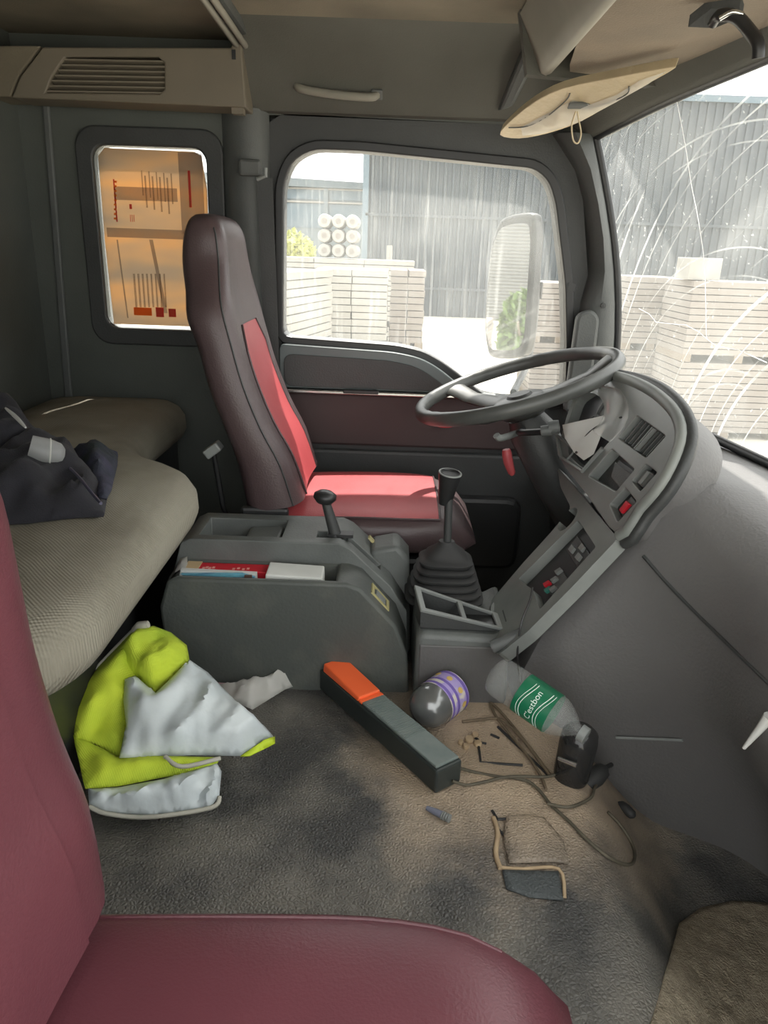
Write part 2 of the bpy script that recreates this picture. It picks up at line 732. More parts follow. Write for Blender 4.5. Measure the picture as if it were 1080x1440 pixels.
m_film2 = film_mat('milky_film', (0.9, 0.9, 0.86, 1), 0.6, 0.2, 0.4)
m_sky_white = mat('white_slab', srgb(150, 148, 142), 0.85, srgb(140, 138, 132), 2.2, 0.8)
m_slab2 = mat('grey_slab', srgb(124, 118, 112), 0.85, srgb(134, 128, 122), 1.6, 0.8)
m_pallet = mat('pallet_wood', srgb(120, 110, 98), 0.85)
m_ground = mat('bright_concrete', srgb(196, 190, 176), 0.9, srgb(180, 174, 160), 0.6, 0.8)
m_bottle = mat('clear_pet', (0.95, 0.97, 0.96, 1), 0.05, trans=1.0, spec=0.5)

# ================================================================== THE CAB SHELL
YW = 2.35          # inner face of the driver-side wall and door
XB = -1.08         # inner face of the back wall
to_side = lambda a, b: (a, YW, b)

# floor of the cab
MB().box((-1.15, -0.05, -0.05), (1.0, 2.42, 0.0)).build('floor', mat('floor_mat', srgb(128, 122, 110), 0.95, srgb(92, 90, 84), 5, 1.0, bump=('noise', 120, 0.5)))
tag(bpy.data.objects['floor'], 'dusty grey cab floor mat in the footwells', 'floor', kind='structure')

# back wall
o = MB().box((XB - 0.05, -0.05, 0.0), (XB, YW + 0.05, 1.75)).build('wall_back', m_wallp)
tag(o, 'dark grey rear wall of the cab behind the bunk', 'wall', kind='structure')
# rib on the back wall corner
# passenger-side rear wall (beside the bunk, next to the open door)
o = MB().box((XB, -0.06, 0.0), (-0.62, -0.02, 1.72)).build('wall_right', m_wallp)
tag(o, 'grey cab side wall beside the bunk near the open door', 'wall', kind='structure')

# driver-side wall behind the door, with the small rear window
rw = rrect(-0.875, -0.548, 0.945, 1.458, 0.04)
mb = plate([(XB, 0.0), (-0.40, 0.0), (-0.40, 1.60), (XB, 1.60)], [rw], to_side, (0, 0.05, 0))
wl = mb.build('wall_left', m_wallp)
tag(wl, 'grey cab wall behind the driver door with small window', 'wall', kind='structure')
# raised rounded surround of that window
o_out = rrect(-0.925, -0.498, 0.895, 1.508, 0.06)
MB().ring([to_side(*p) for p in o_out], [to_side(*p) for p in rw], (0, -0.012, 0)).build('window_surround', m_trim_dark, wl, bevel=0.006)
# corner rib and pillar cover
MB().prism([(-1.035, YW, 0.70), (-1.01, YW, 0.70), (-0.985, YW, 1.56), (-1.005, YW, 1.56)], (0, -0.012, 0)).build('corner_rib', m_trim, wl, bevel=0.005)
mb = MB()
mb.grid([[V((x, YW - d, z)) for (x, d) in ((-0.50, 0.0), (-0.475, 0.03), (-0.44, 0.045), (-0.40, 0.045), (-0.372, 0.02), (-0.365, 0.0))] for z in (0.55, 0.8, 1.1, 1.35, 1.56)])
mb.build('pillar_cover', m_trim, wl, smooth=50)
# window
gl1 = glass_mat('rear_glass', 0.10)
o = MB().prism([(a, YW + 0.02, b) for a, b in rw], (0, 0.004, 0)).build('window_1', gl1)
tag(o, 'small rear side window of the cab behind the driver seat', 'window', kind='structure')

# sheet in the rear window (a translucent printed sheet, with what is behind it showing through)
def sheet_mat():
    mt = film_mat('kraft_sheet', srgb(214, 176, 122), 0.95, 0.5, 0.6)
    nt = mt.node_tree
    N, L = nt.nodes, nt.links
    tc = N.new('ShaderNodeTexCoord')
    mp = N.new('ShaderNodeMapping')
    mp.inputs['Scale'].default_value = (2.5, 1, 9)
    L.new(tc.outputs['Object'], mp.inputs[0])
    nz = N.new('ShaderNodeTexNoise')
    nz.inputs['Scale'].default_value = 1.0
    nz.inputs['Detail'].default_value = 2
    L.new(mp.outputs[0], nz.inputs['Vector'])
    cr = N.new('ShaderNodeValToRGB')
    e = cr.color_ramp.elements
    e[0].position, e[0].color = 0.36, srgb(168, 154, 136)
    e[1].position, e[1].color = 0.62, srgb(208, 172, 126)
    e2 = cr.color_ramp.elements.new(0.5)
    e2.color = srgb(188, 164, 134)
    L.new(nz.outputs['Fac'], cr.inputs[0])
    for n in N:
        if n.type in ('BSDF_TRANSLUCENT',):
            L.new(cr.outputs[0], n.inputs[0])
        if n.type == 'BSDF_PRINCIPLED':
            L.new(cr.outputs[0], n.inputs['Base Color'])
    return mt
m_sheet = sheet_mat()
ys = YW + 0.010
sh = empty('window_sheet', (-0.71, ys, 0.95), 'tan translucent printed sheet filling the small rear side window', 'poster')
sp = [(-0.862, 0.955), (-0.555, 0.955), (-0.553, 1.35), (-0.565, 1.440), (-0.585, 1.450), (-0.845, 1.452), (-0.866, 1.43), (-0.868, 1.2)]
MB().prism([(a, ys, b) for a, b in sp], (0, 0.001, 0)).build('sheet', m_sheet, sh)
m_shgrey = film_mat('sheet_grey', srgb(170, 160, 150), 0.5, 0.5, 0.7)
m_shred = film_mat('sheet_red', srgb(206, 70, 60), 0.85, 0.5, 0.6)
m_shor = film_mat('sheet_orange', srgb(232, 140, 58), 0.95, 0.5, 0.7)
m_shink = film_mat('sheet_ink', srgb(150, 126, 106), 0.35, 0.5, 0.6)
def spx(u0, v0, u1, v1, name, mt, d=0.001, sk=0):
    a, b = at(u0, v0, y=ys), at(u1, v1, y=ys)
    s = (at(u0 + sk, v1, y=ys).x - at(u0, v1, y=ys).x)
    MB().prism([(a.x, ys - d, a.z), (b.x, ys - d, a.z), (b.x + s, ys - d, b.z), (a.x + s, ys - d, b.z)], (0, -0.0004, 0)).build(name, mt, sh)
spx(150, 320, 262, 337, 'grey_band', m_shgrey)
spx(164, 337, 175, 447, 'grey_band', m_shgrey, sk=6)
spx(210, 337, 222, 440, 'grey_band', m_shgrey, sk=14)
spx(160, 262, 250, 284, 'grey_band', m_shgrey, 0.0006)
spx(250, 214, 289, 330, 'grey_panel', m_shgrey, 0.0005)
spx(264, 240, 270, 292, 'red_print', m_shred, 0.0016)
spx(161, 252, 164, 312, 'red_print', m_shred, 0.0016)
for k in range(9):
    spx(160.5, 254 + k * 6.5, 164.5, 257 + k * 6.5, 'tan_print', m_shor, 0.0022)
spx(182, 287, 186, 294, 'red_print', m_shred, 0.0016)
for k in range(3):
    spx(183 + k * 2.5, 302, 184.5 + k * 2.5, 312, 'red_print', m_shred, 0.0016)
for k in range(9):
    u = 200 + k * 5.2
    spx(u, 240 + (k * 7) % 13, u + 0.8, 275 + (k * 17) % 31, 'ink_line', m_shink, 0.0016)
for k in range(8):
    u = 190 + k * 6
    spx(u, 385, u + 0.8, 432, 'ink_line', m_shink, 0.0016)
spx(188, 432, 214, 444, 'orange_print', m_shor, 0.0012)
spx(219, 432, 231, 446, 'red_print', m_shred, 0.0014)
spx(237, 434, 248, 446, 'red_print', m_shred, 0.0014)

# ------------------------------------------------------------------ driver door with its window
wout = [(-0.335, 0.934), (0.02, 0.920), (0.10, 0.905), (0.165, 0.872), (0.235, 0.825), (0.30, 0.775), (0.36, 0.765), (0.565, 0.765),
        (0.548, 0.95), (0.525, 1.12), (0.470, 1.350), (0.445, 1.405), (0.40, 1.438), (-0.10, 1.468), (-0.24, 1.468), (-0.300, 1.436), (-0.328, 1.37)]
wout = roundpoly(wout, 0.03, 3)
dout = roundpoly([(-0.395, 0.02), (0.64, 0.02), (0.675, 0.60), (0.62, 0.95), (0.60, 1.10), (0.53, 1.46), (0.46, 1.545), (-0.34, 1.555), (-0.395, 1.50)], 0.04, 4)
door = plate(dout, [wout], to_side, (0, 0.06, 0)).build('door_1', m_trim_dark)
tag(door, 'closed driver door with grey trim and dark red insert', 'door', kind='structure')
plate([(-0.42, 0.0), (0.70, 0.0), (0.70, 0.74), (0.60, 1.0), (0.545, 1.60), (-0.42, 1.60)], [wout], lambda a, b: (a, YW + 0.06, b), (0, 0.03, 0)).build('door_skin', m_trim_dark, door)
# window seal
def inset2(poly, d):
    c = sum((V(p) for p in poly), V((0, 0))) / len(poly)
    out = []
    n = len(poly)
    for i in range(n):
        a, b, e = V(poly[i - 1]), V(poly[i]), V(poly[(i + 1) % n])
        t = (e - a)
        if t.length < 1e-9:
            out.append(tuple(b))
            continue
        nn = V((-t.y, t.x)).normalized()
        out.append(tuple(b + nn * d))
    return out
MB().ring([(a, YW, b) for a, b in inset2(wout, -0.022)], [(a, YW, b) for a, b in inset2(wout, 0.004)], (0, -0.018, 0)).build('window_seal', m_black, door, bevel=0.004)
# shoulder trim under the sill
shp = roundpoly([(-0.34, 0.785), (-0.34, 0.918), (0.015, 0.905), (0.095, 0.890), (0.155, 0.860), (0.255, 0.785)], [0.01, 0.02, 0.05, 0.04, 0.04, 0.02], 4)
MB().prism([(a, YW - 0.001, b) for a, b in shp], (0, -0.045, 0)).build('shoulder_trim', mat('shoulder_grey', srgb(98, 108, 108), 0.4, srgb(84, 92, 94), 4, 0.8), door, bevel=0.018, seg=4, smooth=35)
shp2 = roundpoly([(-0.325, 0.790), (-0.325, 0.890), (0.0, 0.880), (0.08, 0.865), (0.13, 0.84), (0.20, 0.790)], 0.03, 4)
MB().prism([(a, YW - 0.046, b) for a, b in shp2], (0, -0.004, 0)).build('shoulder_inset', m_trim_dark, door, bevel=0.003)
MB().box((-0.36, YW - 0.062, 0.772), (0.34, YW, 0.783)).build('trim_strip', m_chrome, door, bevel=0.003)
MB().box((-0.14, YW - 0.066, 0.776), (-0.03, YW - 0.05, 0.788)).build('latch_handle', m_black, door, bevel=0.003)
# lower insert and pocket
m_insert = mat('dark_red_vinyl', srgb(66, 52, 52), 0.6, srgb(60, 48, 48), 6, 0.8)
ip = roundpoly([(-0.36, 0.60), (0.50, 0.60), (0.50, 0.768), (-0.36, 0.768)], 0.02, 3)
MB().prism([(a, YW, b) for a, b in ip], (0, -0.022, 0)).build('red_insert', m_insert, door, bevel=0.008)
ip = roundpoly([(-0.37, 0.10), (0.60, 0.10), (0.60, 0.585), (-0.37, 0.585)], 0.03, 3)
MB().prism([(a, YW, b) for a, b in ip], (0, -0.026, 0)).build('lower_panel', m_trim_dark, door, bevel=0.01)
ip = roundpoly([(-0.10, 0.20), (0.45, 0.20), (0.45, 0.45), (-0.10, 0.45)], 0.05, 3)
MB().prism([(a, YW - 0.02, b) for a, b in ip], (0, -0.05, 0)).build('door_pocket', m_black, door, bevel=0.015)
p = at(625, 598, y=YW - 0.04)
MB().prism([(p.x + 0.032 * math.cos(t), YW - 0.02, p.z + 0.008 * math.sin(t)) for t in [k * PI / 8 for k in range(16)]], (0, -0.02, 0)).build('red_reflector', m_redbox, door)
# small clip at the front of the frame
MB().box((0.530, YW - 0.02, 1.10), (0.552, YW - 0.001, 1.125)).build('clip', m_black, door)
gd = glass_mat('door_glass', 0.085, streak={'arcs': [((-0.1, YW, 1.9), 30, 0.05, 3.0)], 'rain': ((90, 1, 5.0), 0.10)}, speck=0.06)
o = MB().prism([(a, YW + 0.03, b) for a, b in wout], (0, 0.004, 0)).build('window_2', gd)
tag(o, 'dusty driver door window looking onto the yard', 'window', kind='structure')

# top rail above door and wall
o = MB().prism([(XB, YW, 1.555), (0.62, YW, 1.545), (0.60, YW, 1.80), (XB, YW, 1.80)], (0, 0.07, 0)).build('wall_top_rail', m_wallp)
o.name = 'trim_1'
tag(o, 'grey cab body rail running above the driver door', 'trim', kind='structure')

# ------------------------------------------------------------------ A-pillar, header, windshield
WT = [V((0.57, 2.335, 1.525)), V((0.655, 2.05, 1.565)), V((0.735, 1.74, 1.588)), V((0.79, 1.40, 1.60)), V((0.81, 1.10, 1.60)), V((0.79, 0.70, 1.60)), V((0.735, 0.38, 1.588)), V((0.58, -0.04, 1.53))]
WB = [V((0.720, 2.335, 0.80)), V((0.80, 2.10, 0.775)), V((0.89, 1.79, 0.755)), V((0.94, 1.40, 0.75)), V((0.955, 1.10, 0.75)), V((0.94, 0.70, 0.75)), V((0.89, 0.38, 0.755)), V((0.72, -0.04, 0.80))]
WT, WB = smoothpath(WT, 5), smoothpath(WB, 5)
gw = glass_mat('windshield_glass', 0.18, streak={'arcs': [((0.92, 1.48, 0.62), 62, 0.55, 1.0), ((0.92, 1.86, 0.70), 80, 0.30, 9.0)], 'rain': ((1, 30, 14), 0.06)}, speck=0.30)
mb = MB()
mb.grid([[a.lerp(b, k / 10) + V((0.035 * math.sin(PI * k / 10), 0, 0)) for k in range(11)] for a, b in zip(WT, WB)])
ws = mb.build('window_3', gw, smooth=60)
tag(ws, 'large dusty windshield with wiper scratches and a long crack', 'windshield', kind='structure')
def on_ws(u, v):
    """point on the glass along the ray: march"""
    d = ray(u, v)
    best, bp = 1e9, None
    for a, b in zip(WT, WB):
        for k in range(41):
            q = a.lerp(b, k / 40) + V((0.035 * math.sin(PI * k / 40), 0, 0))
            t = (q - CAM).dot(d) / d.dot(d)
            e = (q - CAM - d * t).length
            if e < best:
                best, bp, bt = e, q, t
    return CAM + d * bt
m_crack = film_mat('crack_white', (0.95, 0.95, 0.95, 1), 1.0, 0.3, 0.7)
cr1 = [(953, 140), (961, 180), (968, 220), (974, 260), (982, 300), (990, 350), (993, 385), (994, 425), (995, 470), (997, 478)]
MB().tube(smoothpath([on_ws(*q) + V((-0.003, 0, 0)) for q in cr1], 3), 0.0009, 5).build('crack', m_crack, ws)
cr2 = [(900, 434), (915, 442), (924, 453), (950, 456), (966, 457), (985, 467), (997, 478), (1010, 487), (1040, 492), (1080, 510)]
MB().tube([on_ws(*q) + V((-0.003, 0, 0)) for q in cr2], 0.0009, 5).build('crack', m_crack, ws)
# black border of the glass along the pillar
mb = MB()
mb.tube([a.lerp(b, k / 12) + V((-0.012 + 0.035 * math.sin(PI * k / 12), -0.004, 0)) for k in range(13) for a, b in [(WT[0], WB[0])]], 0.014, 8)
mb.build('glass_seal', m_black, ws, smooth=60)
mb = MB().tube([p + V((-0.01, 0, -0.004)) for p in WT], 0.013, 8)
mb.build('glass_seal', m_black, ws, smooth=60)
mb = MB().tube([p + V((-0.012, 0, 0.006)) for p in WB], 0.012, 8)
mb.build('glass_seal', m_black, ws, smooth=60)

# A-pillar trim between door and windshield
mb = MB()
rows = []
for k in range(9):
    t = k / 8
    gq = WT[0].lerp(WB[0], t) + V((-0.02 + 0.035 * math.sin(PI * t), 0, 0))
    z = gq.z
    # door frame edge at this height
    xd = 0.60 - 0.02 * t - (0.16 * max(0, (0.35 - t) / 0.35) ** 1.5)
    if t > 0.5:
        xd = 0.575 + 0.0 * t
    xd = min(xd, gq.x - 0.06)
    rows.append([V((xd, YW + 0.01, z)), V((xd + 0.012, YW - 0.035, z)), V(((xd + gq.x) / 2, YW - 0.055, z)), V((gq.x - 0.012, YW - 0.045, z)), V((gq.x + 0.01, YW - 0.01, z)), V((gq.x + 0.02, YW + 0.03, z)), V((xd, YW + 0.06, z))])
mb.loft(rows)
ap = mb.build('trim_2', m_trim, smooth=50)
tag(ap, 'grey windshield pillar trim between door and windshield', 'pillar', kind='structure')
# small speaker or hinge cover at the pillar base
ip = roundpoly([(0.548, 0.74), (0.625, 0.74), (0.625, 1.03), (0.600, 1.055), (0.555, 1.04)], 0.02, 3)
MB().prism([(a, YW - 0.04, b) for a, b in ip], (0, -0.03, 0)).build('pillar_cover', m_trim, ap, bevel=0.01)
MB().lathe([(0, 0), (0.008, 0), (0.008, 0.006), (0, 0.007)], (0.632, YW - 0.055, 1.065), (0, -1, 0), 12).build('cover_cap', m_trim_dark, ap)

# header beam over the windshield
mb = MB()
rows = []
for p in WT:
    rows.append([p + V((0.03, 0, 0.0)), p + V((0.0, 0, -0.012)), p + V((-0.05, 0, -0.004)), p + V((-0.085, 0, 0.03)), p + V((-0.07, 0, 0.10)), p + V((0.03, 0, 0.10))])
mb.loft(rows)
o = mb.build('trim_3', m_headside, smooth=50)
tag(o, 'grey header beam over the windshield', 'trim', kind='structure')

# ------------------------------------------------------------------ ceiling
ZR = 1.73
mb = MB().box((XB - 0.05, -0.06, ZR), (0.40, YW + 0.05, ZR + 0.04))
mb.box((0.36, -0.06, ZR), (0.85, YW + 0.05, ZR + 0.04))
o = mb.build('ceiling', m_liner)
tag(o, 'beige fabric cab roof lining', 'ceiling', kind='structure')
# sloped side of the headliner over the driver door
mb = MB()
prof = [(YW - 0.004, 1.553), (YW - 0.03, 1.556), (YW - 0.05, 1.575), (2.22, 1.68), (2.16, 1.715), (2.08, ZR + 0.005), (2.2, ZR + 0.03), (YW, ZR + 0.03)]
mb.loft([[V((x, y, z)) for y, z in prof] for x in (-0.42, 0.0, 0.30, 0.62)])
side = mb.build('trim_4', m_headside, smooth=35)
tag(side, 'grey sloped headliner panel above the driver door', 'trim', kind='structure')
# step of the front corner
q = [at(700, 158, y=2.29), at(722, 150, y=2.27), at(762, 72, y=2.13), at(742, 60, y=2.13)]
MB().prism([q[0], q[1], q[2], q[3]], (0, 0.06, 0.02)).build('corner_fold', m_trim, side, bevel=0.01)
# grab handle on that panel
gh = empty('grab_handle', at(475, 128, y=2.28), 'grey grab handle on the headliner above the driver door', 'handle')
pa, pb = at(418, 118, y=2.285), at(530, 131, y=2.285)
n0 = V((0, -0.75, -0.6)).normalized()
mb = MB()
pts = smoothpath([pa + n0 * -0.005, pa + n0 * 0.022 + (pb - pa) * 0.06, pa.lerp(pb, 0.5) + n0 * 0.03, pb + n0 * 0.022 - (pb - pa) * 0.06, pb + n0 * -0.005], 5)
mb.tube(pts, 0.011, 8)
mb.build('grip', m_shelf_face, gh, smooth=60)
for p in (pa, pb):
    MB().obox(p + n0 * 0.003, V((1, 0, 0)), n0, n0.cross(V((1, 0, 0))), 0.016, 0.009, 0.014).build('end_cap', m_trim, gh, bevel=0.004)
r_ = pa.lerp(pb, 0.5)
MB().obox(r_ + n0 * 0.001 + V((0, 0, 0.012)), V((1, 0, 0)), n0, n0.cross(V((1, 0, 0))), 0.06, 0.004, 0.013).build('recess', m_black, gh, bevel=0.002)

# ------------------------------------------------------------------ overhead vent panel at the rear corner
YV = 2.20
vp = [at(16, 137, y=YV), at(28, 108, y=YV), at(60, 66, y=YV), at(325, 67, y=YV), at(328, 54, y=YV), at(339, 57, y=YV), at(346, 151, y=YV)]
ven = empty('vent_panel', at(180, 137, y=YV), 'tan overhead air vent panel with horizontal slats above the bunk', 'vent')
hole = [(160, 80), (222, 80), (231, 88), (231, 126), (224, 132), (64, 130), (72, 112)]
hole = [(92, 80), (222, 80), (231, 88), (231, 126), (224, 132), (64, 130), (72, 110)]
P2 = [(p.x, p.z) for p in vp]
H2 = [(at(*h, y=YV).x, at(*h, y=YV).z) for h in hole]
plate(P2, [H2], lambda a, b: (a, YV, b), (0, 0.12, 0)).build('panel_body', m_vent, ven, bevel=0.004)
for k in range(7):
    v0 = 82 + k * 7.4
    l = 92 - k * 4.6
    a, b = at(l, v0, y=YV), at(230, v0 + 2.5, y=YV)
    MB().prism([(a.x - 0.004, YV + 0.004, a.z), (b.x + 0.004, YV + 0.004, b.z), (b.x + 0.004, YV + 0.004, b.z - 0.004), (a.x - 0.004, YV + 0.004, a.z - 0.004)], (0, 0.03, -0.010)).build('slat', m_vent, ven)
MB().prism([(a, YV + 0.05, b) for a, b in H2], (0, 0.004, 0)).build('vent_back', m_black, ven)
a = at(326, 70, y=YV)
MB().box((a.x, YV - 0.004, a.z - 0.022), (a.x + 0.010, YV + 0.01, a.z)).build('slot', m_black, ven)
a = at(335, 152, y=YV)
MB().box((a.x - 0.02, YV + 0.01, a.z - 0.012), (a.x + 0.012, YV + 0.04, a.z + 0.004)).build('clip', m_vent, ven)
# dark trim left of the vent panel
vq = [at(-40, 136, y=YV), at(14, 136, y=YV), at(26, 106, y=YV), at(57, 64, y=YV), at(-40, 64, y=YV)]
o = MB().prism(vq, (0, 0.12, 0)).build('trim_5', m_liner, bevel=0.004)
tag(o, 'dark padded roof lining end left of the vent panel', 'trim', kind='structure')
# curtain rail along the roof
ra, rb = V((-0.412, 2.21, 1.688)), V((-0.405, 0.3, 1.702))
cr_ = empty('curtain_rail', ra, 'twin metal curtain rail along the roof ending at vent panel', 'rail')
for dx in (-0.012, 0.010):
    MB().tube([ra + V((dx, 0, 0)), rb + V((dx, 0, 0))], 0.008, 8).build('rail_bar', m_shelf_face, cr_, smooth=60)
MB().box((-0.426, 0.3, 1.705), (-0.392, 2.2, 1.728)).build('rail_channel', m_trim, cr_)

# ------------------------------------------------------------------ overhead shelf at the front
osf = empty('overhead_shelf', (0.5, 1.1, 1.6), 'brown fabric overhead shelf with grey lip above the windshield', 'shelf')
prof = [(0.335, 1.605), (0.40, 1.600), (0.55, 1.606), (0.735, 1.622), (0.735, 1.725), (0.30, 1.725)]
MB().loft([[V((x + (0.07 * (y - 1.0) ** 4), y, z)) for x, z in prof[:-1]] + [V((0.42, y, 1.725))] for y in (1.97, 1.9, 1.7, 1.4, 1.1, 0.8, 0.5, 0.1)]).build('shelf_base', m_shelf, osf, smooth=40)
lip = [(0.345, 1.598), (0.357, 1.604), (0.352, 1.63), (0.300, 1.722), (0.272, 1.722), (0.318, 1.63), (0.332, 1.602)]
MB().loft([[V((x, y, z)) for x, z in lip] for y in (1.985, 1.5, 1.0, 0.5, 0.08)]).build('shelf_lip', m_shelf_face, osf, smooth=50)
MB().loft([[V((x, y, z)) for x, z in ((0.30, 1.60), (0.70, 1.58), (0.72, 1.735), (0.27, 1.735))] for y in (1.985, 2.02)]).build('shelf_end', m_headside, osf)

# ------------------------------------------------------------------ sun visor
vz = empty('sun_visor', at(820, 145, y=1.95), 'cream sun visor with torn plastic wrap folded up by driver pillar', 'visor')
vo = [(703, 190), (716, 172), (748, 146), (790, 125), (860, 110), (942, 95), (945, 99), (915, 116), (868, 142), (815, 172), (770, 188), (730, 195)]
Pv, Nv = V((0.45, 1.93, 1.535)), V((-0.30, -0.35, -0.86)).normalized()
vpts = [atp(u, v, Pv, Nv) for u, v in vo]
vpts = smoothpath(vpts, 3, True)
MB().prism(vpts, Nv * -0.022).build('visor_pad', m_cream, vz, bevel=0.008, seg=3, smooth=50)
wrap = [(733, 178), (790, 148), (806, 140), (830, 146), (868, 132), (900, 112), (938, 99), (912, 117), (866, 143), (812, 172), (765, 187), (735, 190)]
patch([atp(u, v, Pv, Nv) + Nv * 0.002 for u, v in wrap], 0.012, 0.006, 0.006, 40, 2, Nv, ridge=0.008).build('plastic_wrap', m_film2, vz, smooth=80)
for l in ([(716, 178), (742, 176), (770, 162), (796, 140), (802, 130)], [(810, 146), (840, 148), (880, 132), (885, 120)]):
    MB().tube(smoothpath([atp(u, v, Pv, Nv) + Nv * 0.003 for u, v in l], 5), 0.0016, 6).build('seam', m_trim, vz)
MB().obox(atp(818, 146, Pv, Nv) + Nv * 0.004, cR, Nv, Nv.cross(cR).normalized(), 0.03, 0.005, 0.009).build('clip', m_trim, vz, bevel=0.003)
c0 = atp(812, 150, Pv, Nv) + Nv * 0.012
MB().tube(smoothpath([c0, c0 + V((-0.006, 0, -0.03)), c0 + V((0.002, 0, -0.062)), c0 + V((0.014, 0, -0.066)), c0 + V((0.018, 0, -0.045)), c0 + V((0.008, 0, -0.015)), c0 + V((0.004, 0, 0.0))], 5), 0.0018, 6).build('string_loop', m_cream, vz)

# visor arm / handle hanging from the shelf near the passenger side
ha = empty('shelf_handle', at(1005, 30, y=1.42), 'dark curved handle hanging under the overhead shelf', 'handle')
hp = [at(1002, 34, y=1.42), at(1012, 22, y=1.40), at(1035, 24, y=1.38), at(1055, 45, y=1.36), at(1066, 62, y=1.34), at(1066, 82, y=1.34)]
MB().tube(smoothpath(hp, 5), [0.008] * 5 + [0.010] * 21, 8).build('arm', m_black, ha, smooth=60)
MB().prism([at(965, 40, y=1.46), at(1000, 12, y=1.44), at(1040, 10, y=1.42), at(1045, 26, y=1.42), at(1005, 42, y=1.44)], (0, 0, 0.02)).build('mount', m_trim_dark, ha, bevel=0.004)
MB().tube(smoothpath([at(1012, 26, y=1.385), at(1030, 17, y=1.375), at(1045, 20, y=1.37)], 4), 0.004, 8).build('pin', m_chrome, ha, smooth=60)

# seat belt on the pillar behind the driver seat
sb = empty('seat_belt', (-0.42, YW - 0.06, 1.38), 'grey seat belt hanging from its anchor on the door pillar', 'seat belt')
a0 = at(352, 236, y=YW - 0.06)
MB().obox(a0, V((1, 0, 0)), V((0, 1, 0)), V((0, 0, 1)), 0.032, 0.012, 0.022).build('anchor', m_trim, sb, bevel=0.008)
MB().tube([a0 + V((0.02, -0.012, -0.03)), a0 + V((0.045, -0.014, -0.02)), a0 + V((0.045, -0.014, 0.0))], 0.006, 8).build('loop', m_panel, sb)
w0, w1 = at(372, 250, y=YW - 0.065), at(384, 470, y=YW - 0.065)
MB().prism([w0 + V((-0.022, 0, 0)), w0 + V((0.022, 0, 0)), w1 + V((0.022, 0, -0.3)), w1 + V((-0.022, 0, -0.3))], (0, 0.002, 0)).build('strap', m_trim_dark, sb)

# ================================================================== ENGINE COVER (the raised middle floor)
def zcov(x, y):
    t = max(0.0, min(1.0, (x - 0.36) / 0.26))
    s = t * t * (3 - 2 * t)
    return 0.25 - 0.19 * s
def cover_mat():
    mt = mat('leather_cover', srgb(116, 113, 106), 0.44, srgb(72, 72, 71), 7, 1.0, ndetail=9, bump=('voronoi', 150, 0.45), lo=0.36, hi=0.62)
    nt = mt.node_tree
    N, L = nt.nodes, nt.links
    b = N['Principled BSDF']
    old = b.inputs['Base Color'].links[0].from_socket
    tc = N.new('ShaderNodeTexCoord')
    # dust spilled in a patch of its own shape, around (0.25, 1.25)
    mp = N.new('ShaderNodeMapping')
    mp.inputs['Location'].default_value = (-0.27 * 4.2, -1.27 * 3.6, 0)
    mp.inputs['Scale'].default_value = (4.2, 3.6, 0.0)
    L.new(tc.outputs['Object'], mp.inputs[0])
    nz = N.new('ShaderNodeTexNoise')
    nz.inputs['Scale'].default_value = 7
    nz.inputs['Detail'].default_value = 6
    L.new(tc.outputs['Object'], nz.inputs['Vector'])
    ln = N.new('ShaderNodeVectorMath')
    ln.operation = 'LENGTH'
    L.new(mp.outputs[0], ln.inputs[0])
    ad = N.new('ShaderNodeMath')
    ad.operation = 'MULTIPLY_ADD'
    ad.inputs[1].default_value = 1.5
    L.new(nz.outputs['Fac'], ad.inputs[0])
    L.new(ln.outputs['Value'], ad.inputs[2])
    mr = N.new('ShaderNodeMapRange')
    mr.inputs['From Min'].default_value = 2.25
    mr.inputs['From Max'].default_value = 1.25
    mr.inputs['To Max'].default_value = 0.92
    L.new(ad.outputs[0], mr.inputs['Value'])
    mx = N.new('ShaderNodeMix')
    mx.data_type = 'RGBA'
    L.new(mr.outputs[0], mx.inputs['Factor'])
    L.new(old, mx.inputs['A'])
    mx.inputs['B'].default_value = srgb(190, 170, 146)
    L.new(mx.outputs['Result'], b.inputs['Base Color'])
    return mt
m_cover = cover_mat()
mb = MB()
NX, NY = 80, 90
rows = []
for i in range(NX + 1):
    x = -0.62 + (1.46) * i / NX
    r_ = []
    for j in range(NY + 1):
        y = 0.02 + 1.62 * j / NY
        z = zcov(x, y) + 0.006 * noise.noise(V((x * 5, y * 5, 0))) + 0.003 * noise.noise(V((x * 16, y * 9, 4)))
        if x > 0.45 and y > 1.38:
            z = min(z, 0.05)
        r_.append(V((x, y, z)))
    rows.append(r_)
mb.grid(rows)
ec = mb.build('engine_cover', m_cover, smooth=80)
tag(ec, 'worn grey leatherette engine cover forming the middle floor', 'cover', kind='structure')
def on_cov(u, v, dz=0.0):
    p = at(u, v, z=0.25)
    for _ in range(12):
        p = at(u, v, z=zcov(p.x, p.y) + dz + 0.006 * noise.noise(V((p.x * 5, p.y * 5, 0))))
    return p
